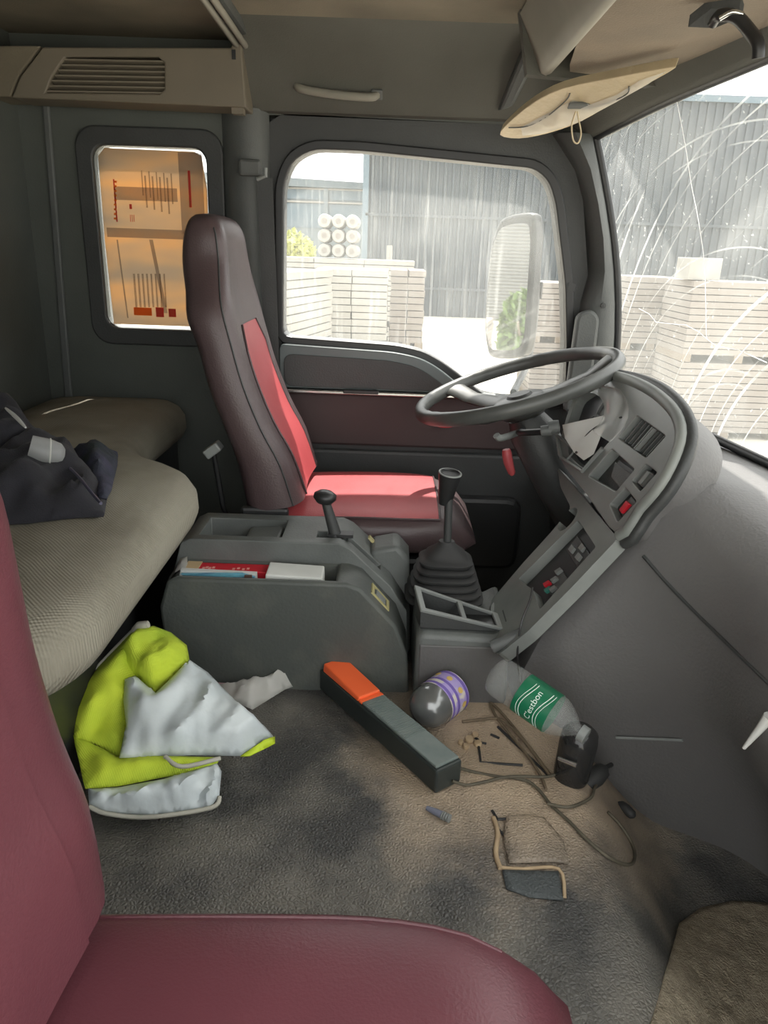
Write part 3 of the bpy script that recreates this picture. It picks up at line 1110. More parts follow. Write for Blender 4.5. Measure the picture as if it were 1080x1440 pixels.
# torn cut-out of the covering: lifted flap, rims of bare foam, slits
m_foam = mat('bare_foam', srgb(190, 168, 136), 0.9, srgb(158, 136, 108), 20, 0.9)
flap = [(712, 1148), (738, 1146), (765, 1150), (792, 1182), (800, 1215), (780, 1212), (716, 1214), (708, 1180)]
patch([on_cov(u, v, 0.004) for u, v in flap], 0.012, 0.003, 0.002, 20, 4, (0, 0, 1)).build('cover_flap', m_cover, ec, smooth=80, solid=0.003)
flap2 = [(706, 1224), (785, 1226), (792, 1266), (745, 1262), (712, 1250)]
patch([on_cov(u, v, 0.002) for u, v in flap2], 0.012, 0.001, 0.002, 20, 6, (0, 0, 1)).build('cover_flap', mat('blue_grey_leather', srgb(78, 84, 85), 0.6, srgb(70, 74, 75), 8, 0.8, bump=('voronoi', 150, 0.35)), ec, smooth=80, solid=0.003)
for k, (l, r0) in enumerate([([(694, 1150), (700, 1172), (697, 1200), (704, 1222)], 0.0045), ([(704, 1220), (735, 1222), (786, 1222), (794, 1262)], 0.003)]):
    MB().tube(smoothpath([on_cov(u, v, 0.001) for u, v in l], 4), r0, 8).build('foam_edge', m_foam, ec, smooth=70)
for l in ([(692, 1140), (700, 1152), (763, 1151)], [(698, 1164), (712, 1178), (724, 1180)], [(666, 1036), (672, 1040), (676, 1072), (700, 1074), (735, 1076)], [(690, 1033), (702, 1038)], [(672, 1044), (684, 1046)], [(700, 1022), (740, 1060), (770, 1090)]):
    MB().tube([on_cov(u, v, 0.001) for u, v in l], 0.0028, 6).build('slit', m_rubber, ec)
mb = MB()
for (u, v, r0) in ((660, 1040, 0.010), (668, 1034, 0.008), (655, 1050, 0.007), (672, 1046, 0.009), (648, 1044, 0.006)):
    c = on_cov(u, v, 0.003)
    mb.lathe([(0, 0.006), (r0 * 0.8, 0.005), (r0, 0), (r0 * 0.8, -0.004), (0, -0.005)], c, V((random.uniform(-.3, .3), random.uniform(-.3, .3), 1)), 9)
mb.build('foam_crumbs', m_foam, ec, smooth=60)
ec.children[-1]['kind'] = 'stuff'

# ================================================================== DASHBOARD
dsh = empty('dashboard', (0.62, 1.1, 0.0), 'dark grey plastic dashboard spanning the cab under the windshield', 'dashboard')
dp = [(0.955, 0.745), (0.88, 0.752), (0.78, 0.750), (0.70, 0.728), (0.635, 0.675), (0.600, 0.60), (0.600, 0.50), (0.64, 0.40), (0.72, 0.29), (0.79, 0.14), (0.81, 0.0), (0.97, 0.0)]
def dx_at(y):
    return -0.16 * (abs(y - 1.1) / 1.25) ** 3
dps = [(0.955, 0.745), (0.88, 0.752), (0.76, 0.775), (0.62, 0.80), (0.545, 0.77), (0.500, 0.675), (0.425, 0.565), (0.345, 0.455), (0.312, 0.36), (0.312, 0.22), (0.312, 0.0), (0.97, 0.0)]
rows = []
ylist = [2.325, 2.1, 1.9, 1.66, 1.655, 1.385, 1.36, 1.33, 1.30, 1.27, 1.24, 1.21, 1.18, 1.14, 1.10, 1.05, 1.0, 0.9, 0.75, 0.6, 0.45, 0.3, 0.15, -0.01]
for y in ylist:
    rr = []
    k_ = 0.0
    if y <= 1.656:
        k_ = max(0.0, min(1.0, (y - 1.08) / (1.385 - 1.08)))
        k_ = k_ ** 2.2
    for i, (x, z) in enumerate(dp):
        g = dx_at(y) * (1.0 if x > 0.7 else 0.35)
        if y > 1.656 and 2 < i < 11 and x < 0.7:
            g += 0.05
        q = V((x + g, y, z)).lerp(V((dps[i][0] + (g if x > 0.7 else 0), y, dps[i][1])), k_)
        rr.append(q)
    rows.append(rr)
MB().loft(rows).build('dash_body', m_dash, dsh, smooth=60)
# glovebox lid line on the passenger side
from mathutils.bvhtree import BVHTree
_dm = [c for c in dsh.children if c.name.startswith('dash_body')][0]
_bv = BVHTree.FromPolygons([v.co + ORG[dsh.name] for v in _dm.data.vertices], [tuple(p.vertices) for p in _dm.data.polygons])
def on_dash(u, v):
    h = _bv.ray_cast(CAM, ray(u, v).normalized())
    return h[0] if h[0] is not None else at(u, v, x=0.6)
MB().tube(smoothpath([on_dash(*q) for q in ((905, 782), (940, 822), (985, 868), (1030, 912), (1078, 958), (1130, 1010))], 4), 0.0035, 6).build('pad_seam', m_trim_dark, dsh, smooth=60)
MB().obox(V((0.590, 0.62, 0.565)), V((0, 1, 0)), V((1, 0, 0)), V((0, 0, 1)), 0.05, 0.012, 0.014).build('glovebox_latch', m_trim_dark, dsh, bevel=0.004)

# ---- centre stack, lower panel (plane 2) and upper panel (plane 1)
A2 = at(690, 925, y=1.38)
B2 = at(865, 755, y=1.38)
D2 = at(958, 610, y=1.38)
e2 = (B2 - A2).normalized()
n2 = V((-e2.z, 0, e2.x))
e1 = (D2 - B2).normalized()
n1 = V((-e1.z, -0.10, e1.x)).normalized()
yv = V((0, 1, 0))
def plane_plate(P, n, outline, holes, thick):
    u = yv - n * yv.dot(n)
    u.normalize()
    v_ = n.cross(u)
    f2 = lambda q: ((atp(q[0], q[1], P, n) - P).dot(u), (atp(q[0], q[1], P, n) - P).dot(v_))
    to3 = lambda a, b: P + u * a + v_ * b
    def close(l):
        return [f2(q) for q in l]
    return plate(close(outline), [close(h) for h in holes], to3, n * -thick)
def rq(px, r=3, n=3):
    return roundpoly(px, r, n)
low_out = rq([(783, 655), (869, 757), (800, 830), (742, 888), (700, 922), (686, 905), (690, 845), (735, 792), (775, 748), (803, 714), (788, 685)], 6)
h_cup = [(798 + 20 * math.cos(t) * 0.62 - 7.5 * math.sin(t) * 0.78, 730 - 20 * math.cos(t) * 0.78 - 7.5 * math.sin(t) * 0.62) for t in [k * PI / 10 for k in range(20)]]
h_rec = rq([(813, 731), (838, 769), (759, 857), (750, 830), (729, 814)], 3)
plane_plate(A2, n2, low_out, [h_cup, h_rec], 0.028).build('lower_panel', m_panel2, dsh, bevel=0.004)
# rim along the near edge of the stack
ro = [(600, 899), (650, 904), (692, 904), (742, 880), (800, 832), (866, 762), (925, 688), (955, 628)]
MB().tube(smoothpath([at(u, v + 6, y=1.383) for u, v in ro[2:]], 5), 0.014, 10).build('edge_rim', m_trim, dsh, smooth=70)
# recess contents: fuse sockets and switches
def onp(P, n, q, h0, h1, name, mt, par=dsh, r=0, **k):
    l = rq(q, r) if r else q
    b = [atp(u, v, P, n) + n * h0 for u, v in l]
    return MB().prism(b, n * (h1 - h0)).build(name, mt, par, **k)
onp(A2, n2, [(812, 732), (836, 768), (760, 854), (751, 831), (731, 815)], -0.0275, -0.022, 'recess_floor', m_black)
onp(A2, n2, [(806, 748), (826, 777), (808, 797), (790, 768)], -0.022, -0.012, 'radio_slot', m_trim_dark, bevel=0.002)
for k, (u, v) in enumerate(((800, 770), (809, 781), (814, 768))):
    onp(A2, n2, [(u - 4, v), (u + 1, v - 7), (u + 5, v - 2), (u, v + 5)], -0.012, -0.006, 'switch', m_panel)
onp(A2, n2, [(782, 795), (794, 812), (772, 836), (760, 822)], -0.022, -0.014, 'socket_block', m_trim, bevel=0.002)
m_teal = mat('teal_plastic', srgb(60, 130, 116), 0.5)
for k, (u, v, mt) in enumerate(((764, 818, m_redbox), (765, 826, m_teal), (774, 812, m_panel), (780, 800, m_panel), (772, 825, m_panel))):
    onp(A2, n2, [(u - 4, v), (u + 4, v - 5), (u + 6, v - 2), (u - 2, v + 4)], -0.014, -0.007, 'fuse', mt)
MB().tube(smoothpath([at(749, 826, y=1.42), at(745, 845, y=1.395), at(735, 870, y=1.37), at(730, 895, y=1.362), at(728, 930, y=1.362), on_cov(735, 985, 0.004)], 5), 0.0022, 6).build('hanging_wire', m_black, dsh)

up_out = smoothpath([V((u, v, 0)) for u, v in [(784, 640), (826, 697), (869, 752), (900, 715), (928, 682), (948, 645), (957, 612), (950, 583), (930, 560), (905, 543), (875, 531), (845, 527), (815, 545), (800, 575), (790, 610)]], 3, True)
up_out = [(p.x, p.y) for p in up_out]
h_vent = rq([(895, 584), (936, 613), (908, 644), (869, 616)], 3)
h_box = rq([(860, 631), (892, 660), (866, 691), (827, 669)], 3)
h_sock = rq([(908, 652), (924, 664), (900, 691), (888, 676)], 3)
h_sw = rq([(879, 685), (895, 705), (868, 734), (857, 709)], 3)
h_ins = rq([(842, 541), (870, 548), (882, 572), (878, 598), (857, 620), (822, 660), (799, 640), (797, 600), (811, 560)], 8)
plane_plate(B2, n1, up_out, [h_vent, h_box, h_sock, h_sw, h_ins], 0.03).build('upper_panel', m_panel, dsh, bevel=0.004)
bb = [atp(u, v, B2, n1) - n1 * 0.03 for u, v in up_out]
cbb = sum(bb, V()) / len(bb)
MB().loft([bb, [p - n1 * 0.04 for p in bb], [cbb + (p - cbb) * 0.93 - n1 * 0.085 for p in bb]]).build('binnacle_body', m_dash, dsh, smooth=60)
rim = [p for p in up_out]
MB().tube([atp(u, v, B2, n1) - n1 * 0.004 for u, v in rim[6:36]], 0.013, 10).build('binnacle_rim', m_panel2, dsh, smooth=70)
MB().tube([atp(u, v, B2, n1) - n1 * 0.016 + (atp(u, v, B2, n1) - atp(870, 630, B2, n1)).normalized() * 0.014 for u, v in rim[6:36]], 0.012, 10).build('binnacle_rim', m_trim_dark, dsh, smooth=70)
onp(B2, n1, h_vent, -0.0295, -0.024, 'vent_back', m_black)
def quad_uv(q, s, t):
    a = V((q[0][0], q[0][1])).lerp(V((q[1][0], q[1][1])), s)
    b = V((q[3][0], q[3][1])).lerp(V((q[2][0], q[2][1])), s)
    return tuple(a.lerp(b, t))
vq_ = [(895, 584), (936, 613), (908, 644), (869, 616)]
for s in (0.14, 0.26, 0.38, 0.50, 0.66, 0.78, 0.90):
    onp(B2, n1, [quad_uv(vq_, s - 0.012, 0.03), quad_uv(vq_, s + 0.012, 0.03), quad_uv(vq_, s + 0.012, 0.97), quad_uv(vq_, s - 0.012, 0.97)], -0.022, -0.006, 'vent_fin', m_trim)
for s in (0.545, 0.60):
    onp(B2, n1, [quad_uv(vq_, s - 0.008, 0.02), quad_uv(vq_, s + 0.008, 0.02), quad_uv(vq_, s + 0.008, 0.98), quad_uv(vq_, s - 0.008, 0.98)], -0.02, 0.0, 'vent_divider', m_panel)
for t in (0.35, 0.68):
    onp(B2, n1, [quad_uv(vq_, 0.02, t - 0.012), quad_uv(vq_, 0.98, t - 0.012), quad_uv(vq_, 0.98, t + 0.012), quad_uv(vq_, 0.02, t + 0.012)], -0.024, -0.016, 'vent_fin', m_trim_dark)
onp(B2, n1, h_box, -0.0295, -0.026, 'box_floor', m_trim_dark)
onp(B2, n1, [(858, 645), (884, 664), (866, 686), (852, 668)], -0.026, -0.012, 'radio', m_trim, bevel=0.003)
onp(B2, n1, [(866, 645), (888, 661), (885, 665), (863, 649)], -0.012, -0.009, 'radio_slot', m_black)
onp(B2, n1, h_sock, -0.0295, -0.02, 'socket_back', m_black)
onp(B2, n1, [(907, 659), (917, 666), (901, 684), (893, 677)], -0.02, -0.004, 'ashtray_lid', m_trim, bevel=0.002)
onp(B2, n1, [(909, 662), (912, 664), (899, 680), (896, 678)], -0.004, -0.002, 'lid_bar', m_panel)
onp(B2, n1, h_sw, -0.0295, -0.02, 'switch_back', m_black)
onp(B2, n1, [(884, 696), (891, 705), (873, 725), (867, 716)], -0.02, -0.006, 'switch_body', m_trim, bevel=0.002)
onp(B2, n1, [(881, 704), (886, 709), (874, 722), (871, 717)], -0.006, 0.002, 'red_switch', m_redbox, bevel=0.002)
# instruments under their clear cover
onp(B2, n1, h_ins, -0.0295, -0.026, 'instrument_back', mat('dial_face', srgb(58, 60, 64), 0.4))
for (u, v, r_) in ((845, 575, 0.055), (818, 605, 0.05)):
    c = atp(u, v, B2, n1) - n1 * 0.026
    MB().lathe([(r_, 0), (r_, 0.008), (r_ * 0.9, 0.008), (r_ * 0.88, 0.002), (0, 0.002)], c, n1, 28).build('gauge', m_trim, dsh, smooth=40)
    d_ = (V((0, 0.6, 0.4)) - n1 * V((0, 0.6, 0.4)).dot(n1)).normalized()
    MB().obox(c + n1 * 0.005 + d_ * r_ * 0.35, d_, n1, d_.cross(n1), r_ * 0.4, 0.001, 0.0015).build('needle', m_redbox, dsh)
hood = []
for k in range(9):
    t = k / 8
    l = smoothpath([V((811, 558, 0)), V((842, 540, 0)), V((872, 548, 0)), V((884, 574, 0)), V((878, 600, 0)), V((858, 622, 0))], 2)
    hood.append([atp(p.x, p.y, B2, n1) + n1 * (0.035 * math.sin(PI * 0.5 * t)) + (atp(840, 600, B2, n1) - atp(p.x, p.y, B2, n1)) * (0.35 * t) for p in l])
MB().grid(hood).build('instrument_hood', m_film, dsh, smooth=80)
MB().tube(smoothpath([atp(u, v, B2, n1) + n1 * 0.012 for u, v in ((824, 624), (836, 610), (855, 598), (880, 590))], 5), 0.0025, 6).build('hood_edge', m_black, dsh)
# papers tucked into the instrument recess
pp = tag(patch([atp(u, v, B2, n1) + n1 * h for u, v, h in ((800, 602, 0.02), (850, 584, 0.0), (853, 600, 0.004), (838, 640, 0.006), (826, 650, 0.010), (815, 640, 0.016), (806, 622, 0.024))], 0.015, 0.006, 0.006, 20, 3, n1).build('crumpled_paper', m_paper, None, smooth=70), 'crumpled white paper tucked in front of the instruments', 'paper')
fr_ = [(786, 612), (822, 642), (834, 634), (846, 645), (822, 664)]
MB().tube([atp(u, v, B2, n1) + n1 * 0.006 for u, v in [(785, 612), (792, 645), (822, 664), (850, 632)]], 0.005, 6).build('recess_frame', m_panel, dsh)
MB().tube([atp(u, v, B2, n1) + n1 * 0.006 for u, v in [(785, 612), (812, 634), (800, 648)]], 0.004, 6).build('recess_frame', m_panel, dsh)
c = atp(820, 636, B2, n1)
MB().lathe([(0, -0.02), (0.014, -0.02), (0.014, 0.01), (0.010, 0.016), (0, 0.017)], c, n1, 14).build('ignition_lock', m_chrome, dsh, smooth=40)
# knee panel under the column
MB().prism([(0.60, 1.67, 0.62), (0.52, 1.67, 0.60), (0.55, 1.67, 0.35), (0.64, 1.67, 0.10), (0.7, 1.67, 0.1), (0.7, 1.67, 0.62)], (0, 0.64, 0)).build('knee_panel', m_trim_dark, dsh, bevel=0.01)

# ================================================================== STEERING WHEEL
SC = V((0.337, 1.95, 0.878))
ang = math.atan2(0.167, 0.50)
sx_ = V((math.cos(ang), 0, math.sin(ang)))
sn = V((-math.sin(ang), 0, math.cos(ang)))
sy_ = V((0, 1, 0))
stw = empty('steering_wheel', SC - sn * 0.1, 'worn dark grey three-spoke steering wheel in front of the driver seat', 'steering wheel')
R_ = 0.262
mb = MB()
NR = 72
rings = []
for k in range(NR):
    a = 2 * PI * k / NR
    d = sx_ * math.cos(a) + sy_ * math.sin(a)
    rr = 0.019
    ring = []
    for j in range(12):
        b = 2 * PI * j / 12
        bump = 1 + (0.10 * max(0, -math.cos(b)) * math.sin(a * 40))
        ring.append(SC + d * (R_ + rr * bump * math.cos(b) * 0.85) + sn * (rr * bump * math.sin(b)))
    rings.append(ring)
rings.append(rings[0])
mb.loft(rings, True, False)
m_wheel = mat('wheel_rubber', srgb(86, 88, 86), 0.38, srgb(66, 68, 66), 9, 0.9)
mb.build('rim', m_wheel, stw, smooth=70)
hub = SC - sn * 0.055
for a in (math.radians(128), math.radians(232), math.radians(0)):
    d = sx_ * math.cos(a) + sy_ * math.sin(a)
    tn = sn.cross(d)
    rows = []
    for t, wd, th, off in ((0.10, 0.045, 0.016, 0.005), (0.35, 0.038, 0.014, 0.006), (0.7, 0.030, 0.012, 0.022), (0.9, 0.034, 0.012, 0.046), (1.0, 0.05, 0.012, 0.055)):
        c = hub + d * (R_ * t) + sn * off
        rows.append([c + tn * (wd * math.cos(b)) + sn * (th * math.sin(b)) for b in [2 * PI * j / 12 for j in range(12)]])
    MB().loft(rows).build('spoke', m_wheel, stw, smooth=70)
MB().lathe([(0, -0.03), (0.055, -0.03), (0.075, -0.01), (0.078, 0.008), (0.06, 0.022), (0, 0.026)], hub, sn, 28).build('hub', m_wheel, stw, smooth=50)
MB().lathe([(0, 0.024), (0.035, 0.024), (0.03, 0.030), (0, 0.031)], hub, sn, 24).build('horn_button', m_trim_dark, stw, smooth=40)
col = empty('steering_column', SC - sn * 0.4 + V((0.05, 0, 0)), 'dark steering column with stalks below the steering wheel', 'steering column')
c0, c1 = hub - sn * 0.03, hub - sn * 0.36 + V((0.12, 0, -0.05))
MB().tube([c0, c0.lerp(c1, 0.12), c0.lerp(c1, 0.5), c1], [0.045, 0.062, 0.065, 0.06], 16).build('column_shroud', m_trim_dark, col, smooth=50)
MB().tube([c1, V((0.62, 1.95, 0.12))], 0.03, 12).build('shaft', m_black, col, smooth=50)
st = hub - sn * 0.07
MB().tube(smoothpath([st, at(730, 608, y=1.80), at(762, 607, y=1.74), at(778, 602, y=1.72)], 4), 0.008, 8).build('stalk', m_black, col, smooth=60)
for u, v, r_ in ((768, 606, 0.013), (779, 601, 0.016)):
    c = at(u, v, y=1.72)
    MB().lathe([(0, -0.014), (r_, -0.012), (r_ * 1.05, 0), (r_, 0.012), (0, 0.014)], c, V((1, -0.2, 0.2)), 12).build('stalk_knob', m_trim, col, smooth=50)
MB().tube(smoothpath([st, at(706, 616, y=1.82), at(698, 612, y=1.80)], 4), 0.009, 8).build('stalk', m_panel, col, smooth=60)
tr_ = at(712, 648, y=1.88)
o = tag(MB().tube(smoothpath([at(712, 632, y=1.88), at(715, 650, y=1.88), at(721, 668, y=1.88)], 4), [0.010, 0.012, 0.013, 0.013, 0.013, 0.012, 0.011, 0.010, 0.006], 8).build('red_strap', m_red, None, smooth=60, origin=tr_), 'narrow red strap hanging below the steering column', 'strap')

# ================================================================== SEATS
def make_seat(name, label, dy, dx, dz, shear, cush, mats, hwk=1.0):
    mside, mfront, mtop = mats
    base = V((dx, 1.985 + dy, 0.25 + dz * 0.5))
    t = empty(name, base, label, 'seat', None)
    T = lambda p: V((p.x + dx + shear * max(0, p.z - 0.55), p.y + dy, p.z + dz))
    yc = 1.985
    lev = [((428, 712), (338, 722), .235, 1.75), ((408, 655), (326, 662), .24, 1.75), ((380, 605), (305, 602), .245, 1.75), ((354, 542), (284, 548), .245, 1.75),
           ((336, 482), (268, 492), .24, 1.75), ((323, 432), (251, 452), .232, 1.75), ((318, 398), (248, 412), .20, 1.77), ((318, 362), (246, 372), .168, 1.81),
           ((313, 327), (248, 335), .160, 1.82), ((302, 306), (256, 310), .145, 1.83), ((290, 299), (266, 301), .11, 1.85)]
    Fp = smoothpath([at(*l[0], y=l[3]) for l in lev], 3)
    Bp = smoothpath([at(*l[1], y=l[3]) for l in lev], 3)
    hw = [p.x for p in smoothpath([V((l[2], 0, 0)) for l in lev], 3)]
    n = 36
    def pt(i, a, grow=0.0, dish=True):
        f, b = V((Fp[i].x, yc, Fp[i].z)), V((Bp[i].x, yc, Bp[i].z))
        c, s = math.cos(a), math.sin(a)
        yy = math.copysign(abs(c) ** 0.55, c)
        d = math.copysign(abs(s) ** 0.55, s)
        mid, half = (f + b) / 2, (f - b) / 2
        q = mid + half * (d * (1.04 + grow)) + V((0, yy * (hw[i] + grow * 0.1), 0))
        if s > 0 and dish:
            q -= half.normalized() * (0.022 * max(0, 1 - (abs(yy) / 0.75) ** 2) * min(1, (len(Fp) - 1 - i) / 8))
        return T(q)
    mb = MB()
    mb.loft([[pt(i, 2 * PI * k / n) for k in range(n)] for i in range(len(Fp))])
    br = mb.build('backrest', mside, t, smooth=70)
    # centre insert on the front
    top = 13
    rows = []
    for i in range(0, top + 1):
        w_ = 0.55 if i < top - 2 else 0.55 - 0.08 * (i - top + 2)
        rows.append([pt(i, math.acos(max(-1, min(1, math.copysign(abs(w_ * (1 - 2 * k / 12)) ** (1 / 0.55), 1 - 2 * k / 12)))), 0.05) for k in range(13)])
    MB().grid(rows).build('backrest_insert', mfront, br, smooth=80)
    for e in ((0, 12) if name == 'driver_seat' else ()):
        MB().tube([r_[e] for r_ in rows], 0.003, 6).build('seam', mside, br)
    if name == 'driver_seat':
        MB().tube([pt(i, PI - 0.42, 0.01, False) for i in range(0, 26)], 0.0022, 6).build('seam', m_trim_dark, br)
    # cushion
    x0, x1, zt, hh, hwc = cush
    mb = MB()
    rows, top_rows = [], []
    NS = 16
    for k in range(NS + 1):
        s = k / NS
        x = x0 + (x1 - x0) * s
        e = max(0, (s - 0.80) / 0.20)
        r_ = math.sqrt(max(0.0, 1 - e ** 2.2)) if e > 0 else 1
        r_ = max(r_, 0.12)
        zc = zt - hh + 0.010 * math.sin(PI * s * 0.9) - 0.02 * e
        e2_ = max(0, (s - 0.55) / 0.45)
        w_ = hwc * (1 - 0.30 * e2_ ** 2.4) * (1 - 0.05 * (1 - s))
        ring = []
        for j in range(32):
            a = 2 * PI * j / 32
            c, sn_ = math.cos(a), math.sin(a)
            ring.append(V((x, yc + dy + w_ * math.copysign(abs(c) ** 0.55, c), zc + hh * r_ * math.copysign(abs(sn_) ** 0.55, sn_))))
        rows.append(ring)
    mb.loft(rows)
    cu = mb.build('cushion', mside, t, smooth=70)
    ins = []
    for k in range(1, 14 if name == 'driver_seat' else 16):
        ring = rows[k]
        ins.append([ring[j] + V((0, 0, 0.004)) for j in (range(3, 14) if name == 'driver_seat' else range(1, 16))])
    if name == 'driver_seat':
        MB().grid(ins).build('cushion_insert', mtop, cu, smooth=80)
        MB().tube([r_[0] for r_ in ins] + ins[-1] + [r_[-1] for r_ in ins[::-1]], 0.003, 6).build('seam', mside, cu)
    else:
        for j in (3, 13):
            MB().tube([rows[k][j] for k in range(0, 15)], 0.0022, 6).build('seam', mside, cu)
    # base
    MB().prism([V((x0 + 0.03, yc + dy - hwc * 0.8, 0.0)), V((x1 - 0.08, yc + dy - hwc * 0.8, 0.0)), V((x1 - 0.05, yc + dy - hwc * 0.85, zt - 2 * hh + 0.01)), V((x0, yc + dy - hwc * 0.85, zt - 2 * hh + 0.01))], (0, hwc * 1.65, 0)).build('seat_base', m_black, t, bevel=0.015)
    # recline bracket
    b = T(V((Bp[2].x + 0.05, yc, Bp[2].z - 0.03)))
    for s in (-1, 1):
        MB().obox(V((b.x + 0.02, yc + dy + s * (hwc - 0.012), zt - hh + 0.03)), V((1, 0, 0)), V((0, 1, 0)), V((0, 0, 1)), 0.06, 0.012, 0.055).build('recliner', m_black, t, bevel=0.008)
    return t

dseat = make_seat('driver_seat', 'high-back driver seat with brownish side bolsters and bright red centre', 0, 0, 0, 0.0, (-0.29, 0.245, 0.556, 0.062, 0.235), (m_maroon2, m_red, m_red))
# tilt knob on the driver seat side
p = at(330, 640, y=1.74)
o = MB().obox(at(300, 632, y=1.80), V((0.8, 0, 0.6)), V((0, 1, 0)), V((-0.6, 0, 0.8)), 0.022, 0.02, 0.012).build('belt_buckle', m_panel, dseat, bevel=0.004)
MB().tube([at(300, 634, y=1.80), V((-0.42, 1.82, 0.55)), V((-0.36, 1.85, 0.42))], 0.007, 8).build('buckle_stem', m_black, dseat, smooth=60)
pseat = make_seat('passenger_seat', 'maroon vinyl passenger seat in the open doorway', -1.525, -0.104, -0.10, 0.24, (-0.40, 0.235, 0.452, 0.065, 0.24), (m_maroon, m_maroon, m_maroon))

# ================================================================== BUNK
bk = empty('sleeper_bunk', (-0.8, 1.1, 0.0), 'sleeper bunk with grey-beige woven cover behind the seats', 'bed')
plan = [(-1.07, 0.02), (-0.68, 0.02), (-0.68, 0.62), (-0.392, 0.80), (-0.392, 1.56), (-0.62, 1.72), (-0.62, 2.335), (-1.07, 2.335)]
pl2 = roundpoly(plan, 0.13, 7)
cen = V((-0.8, 1.1))
rows = []
for (ins, z) in ((0.03, 0.632), (0.008, 0.640), (-0.002, 0.664), (0.0, 0.697), (0.015, 0.722), (0.04, 0.737), (0.09, 0.742)):
    rows.append([V((p.x, p.y, z + 0.004 * noise.noise(V((p.x * 6, p.y * 6, z))))) for p in [V(q) for q in inset2(pl2, ins)]])
mb = MB()
mb.loft(rows, True, False)
# gently sagging top as a separate dense sheet
mt_ = mb.build('mattress', m_bunk, bk, smooth=60)
topring = rows[-1]
patch(topring, 0.05, 0.006, 0.012, 4, 3, (0, 0, 1)).build('mattress_top', m_bunk, mt_, smooth=80)
MB().box((-1.075, 0.02, 0.0), (-0.70, 0.72, 0.598)).box((-1.075, 0.72, 0.0), (-0.56, 1.50, 0.598)).build('bunk_base', m_black, bk)
MB().box((-1.075, 1.50, 0.0), (-0.68, 2.335, 0.598)).build('bunk_base', m_black, bk)
# ---- dark jacket on the bunk
zt = 0.745
jk = empty('work_jacket', at(60, 680, z=zt), 'crumpled dark navy work jacket lying on the bunk', 'jacket')
low = [(0, 738), (40, 736), (100, 729), (146, 726), (150, 700), (148, 690), (118, 655), (95, 642), (60, 640), (20, 640), (-40, 650), (-40, 740)]
patch([at(u, v, z=zt + 0.004) for u, v in low], 0.014, 0.05, 0.02, 11, 5, (0, 0, 1), ridge=0.05).build('jacket_body', m_jacket, jk, smooth=80, solid=0.004)
sl = [(90, 640), (165, 639), (164, 655), (156, 690), (150, 702), (140, 700), (118, 672), (100, 655)]
patch([at(u, v, z=zt + 0.018) for u, v in sl], 0.010, 0.02, 0.012, 16, 8, (0, 0, 1), ridge=0.03).build('jacket_lining', m_jacketin, jk, smooth=80, solid=0.004)
zz = [(98, 658), (112, 672), (128, 692), (142, 708)]
MB().tube(smoothpath([at(u, v, z=zt + 0.055) for u, v in zz], 4), 0.0028, 6).build('zip', mat('zip_blue', srgb(66, 66, 86), 0.5), jk)
# upper bundle
ub = [(-30, 570), (4, 574), (20, 585), (40, 603), (60, 616), (68, 640), (62, 652), (30, 662), (0, 664), (-40, 665)]
patch([at(u, v, z=zt + 0.03) for u, v in ub], 0.014, 0.07, 0.02, 10, 11, (0, -0.2, 1), ridge=0.05).build('jacket_sleeve', m_jacket, jk, smooth=80, solid=0.004)
# clear plastic cup end poking out
m_film3 = film_mat('grey_clear_plastic', (0.55, 0.56, 0.56, 1), 0.5, 0.08, 0.25)
cp = empty('clear_plastic_cup', at(80, 640, z=zt + 0.02), 'clear plastic cup end poking out of the navy jacket', 'cup')
q0 = at(82, 640, z=zt + 0.075)
MB().lathe([(0.024, -0.05), (0.026, -0.02), (0.023, 0.0), (0.015, 0.009), (0, 0.012)], q0, V((0.75, 0.3, -0.3)), 20).build('cup_shell', m_film3, cp, smooth=60)
MB().tube([q0 + (V((0, 0.35, 0.9)).normalized() * math.cos(a) + V((0.75, 0.3, -0.3)).normalized().cross(V((0, 0.35, 0.9)).normalized()) * math.sin(a)) * 0.0262 - V((0.75, 0.3, -0.3)).normalized() * 0.015 for a in [k * PI / 12 for k in range(24)]], 0.0016, 6, closed=True).build('cup_rim', m_film2, cp, smooth=60)
o = tag(MB().tube(smoothpath([at(8, 574, z=zt + 0.125), at(22, 586, z=zt + 0.12), at(36, 601, z=zt + 0.11)], 4), [0.002, 0.003, 0.0035, 0.004, 0.004, 0.004, 0.0035, 0.003, 0.002], 8).build('plastic_strip', m_film2, None, smooth=60, origin=at(20, 590, z=zt)), 'thin clear plastic strip lying across the top of the jacket', 'plastic')

# ================================================================== CENTRE CONSOLE BOX
cb = empty('centre_console', (-0.2, 1.55, 0.25), 'dusty grey plastic centre console box with two open trays', 'console')
Y0, Y1, Y2 = 1.452, 1.575, 1.742
nearp = [(-0.475, 0.24), (-0.485, 0.445), (-0.465, 0.510), (-0.44, 0.518), (-0.075, 0.518), (-0.045, 0.507), (0.035, 0.42), (0.062, 0.35), (0.072, 0.24)]
mb = MB().prism([(x, Y0, z) for x, z in nearp], (0, Y1 - Y0, 0))
tx0, tx1 = at(243, 812, y=1.475).x, at(472, 812, y=1.475).x
cut = MB().box((tx0, 1.472, 0.455), (tx1, 1.560, 0.6))
me = cut_mesh(mb, [cut], 'near_tray')
link('near_tray', me, m_consdark, cb, bevel=0.012, seg=3, smooth=45)
farp = [(-0.485, 0.24), (-0.48, 0.49), (-0.462, 0.555), (-0.44, 0.566), (-0.10, 0.566), (-0.075, 0.554), (0.02, 0.465), (0.062, 0.40), (0.072, 0.24)]
mb = MB().prism([(x, Y1 - 0.012, z) for x, z in farp], (0, Y2 - Y1 + 0.012, 0))
c1_ = MB().box((-0.425, 1.592, 0.50), (-0.235, 1.705, 0.62))
c2_ = MB().box((-0.155, 1.60, 0.53), (-0.085, 1.64, 0.62))
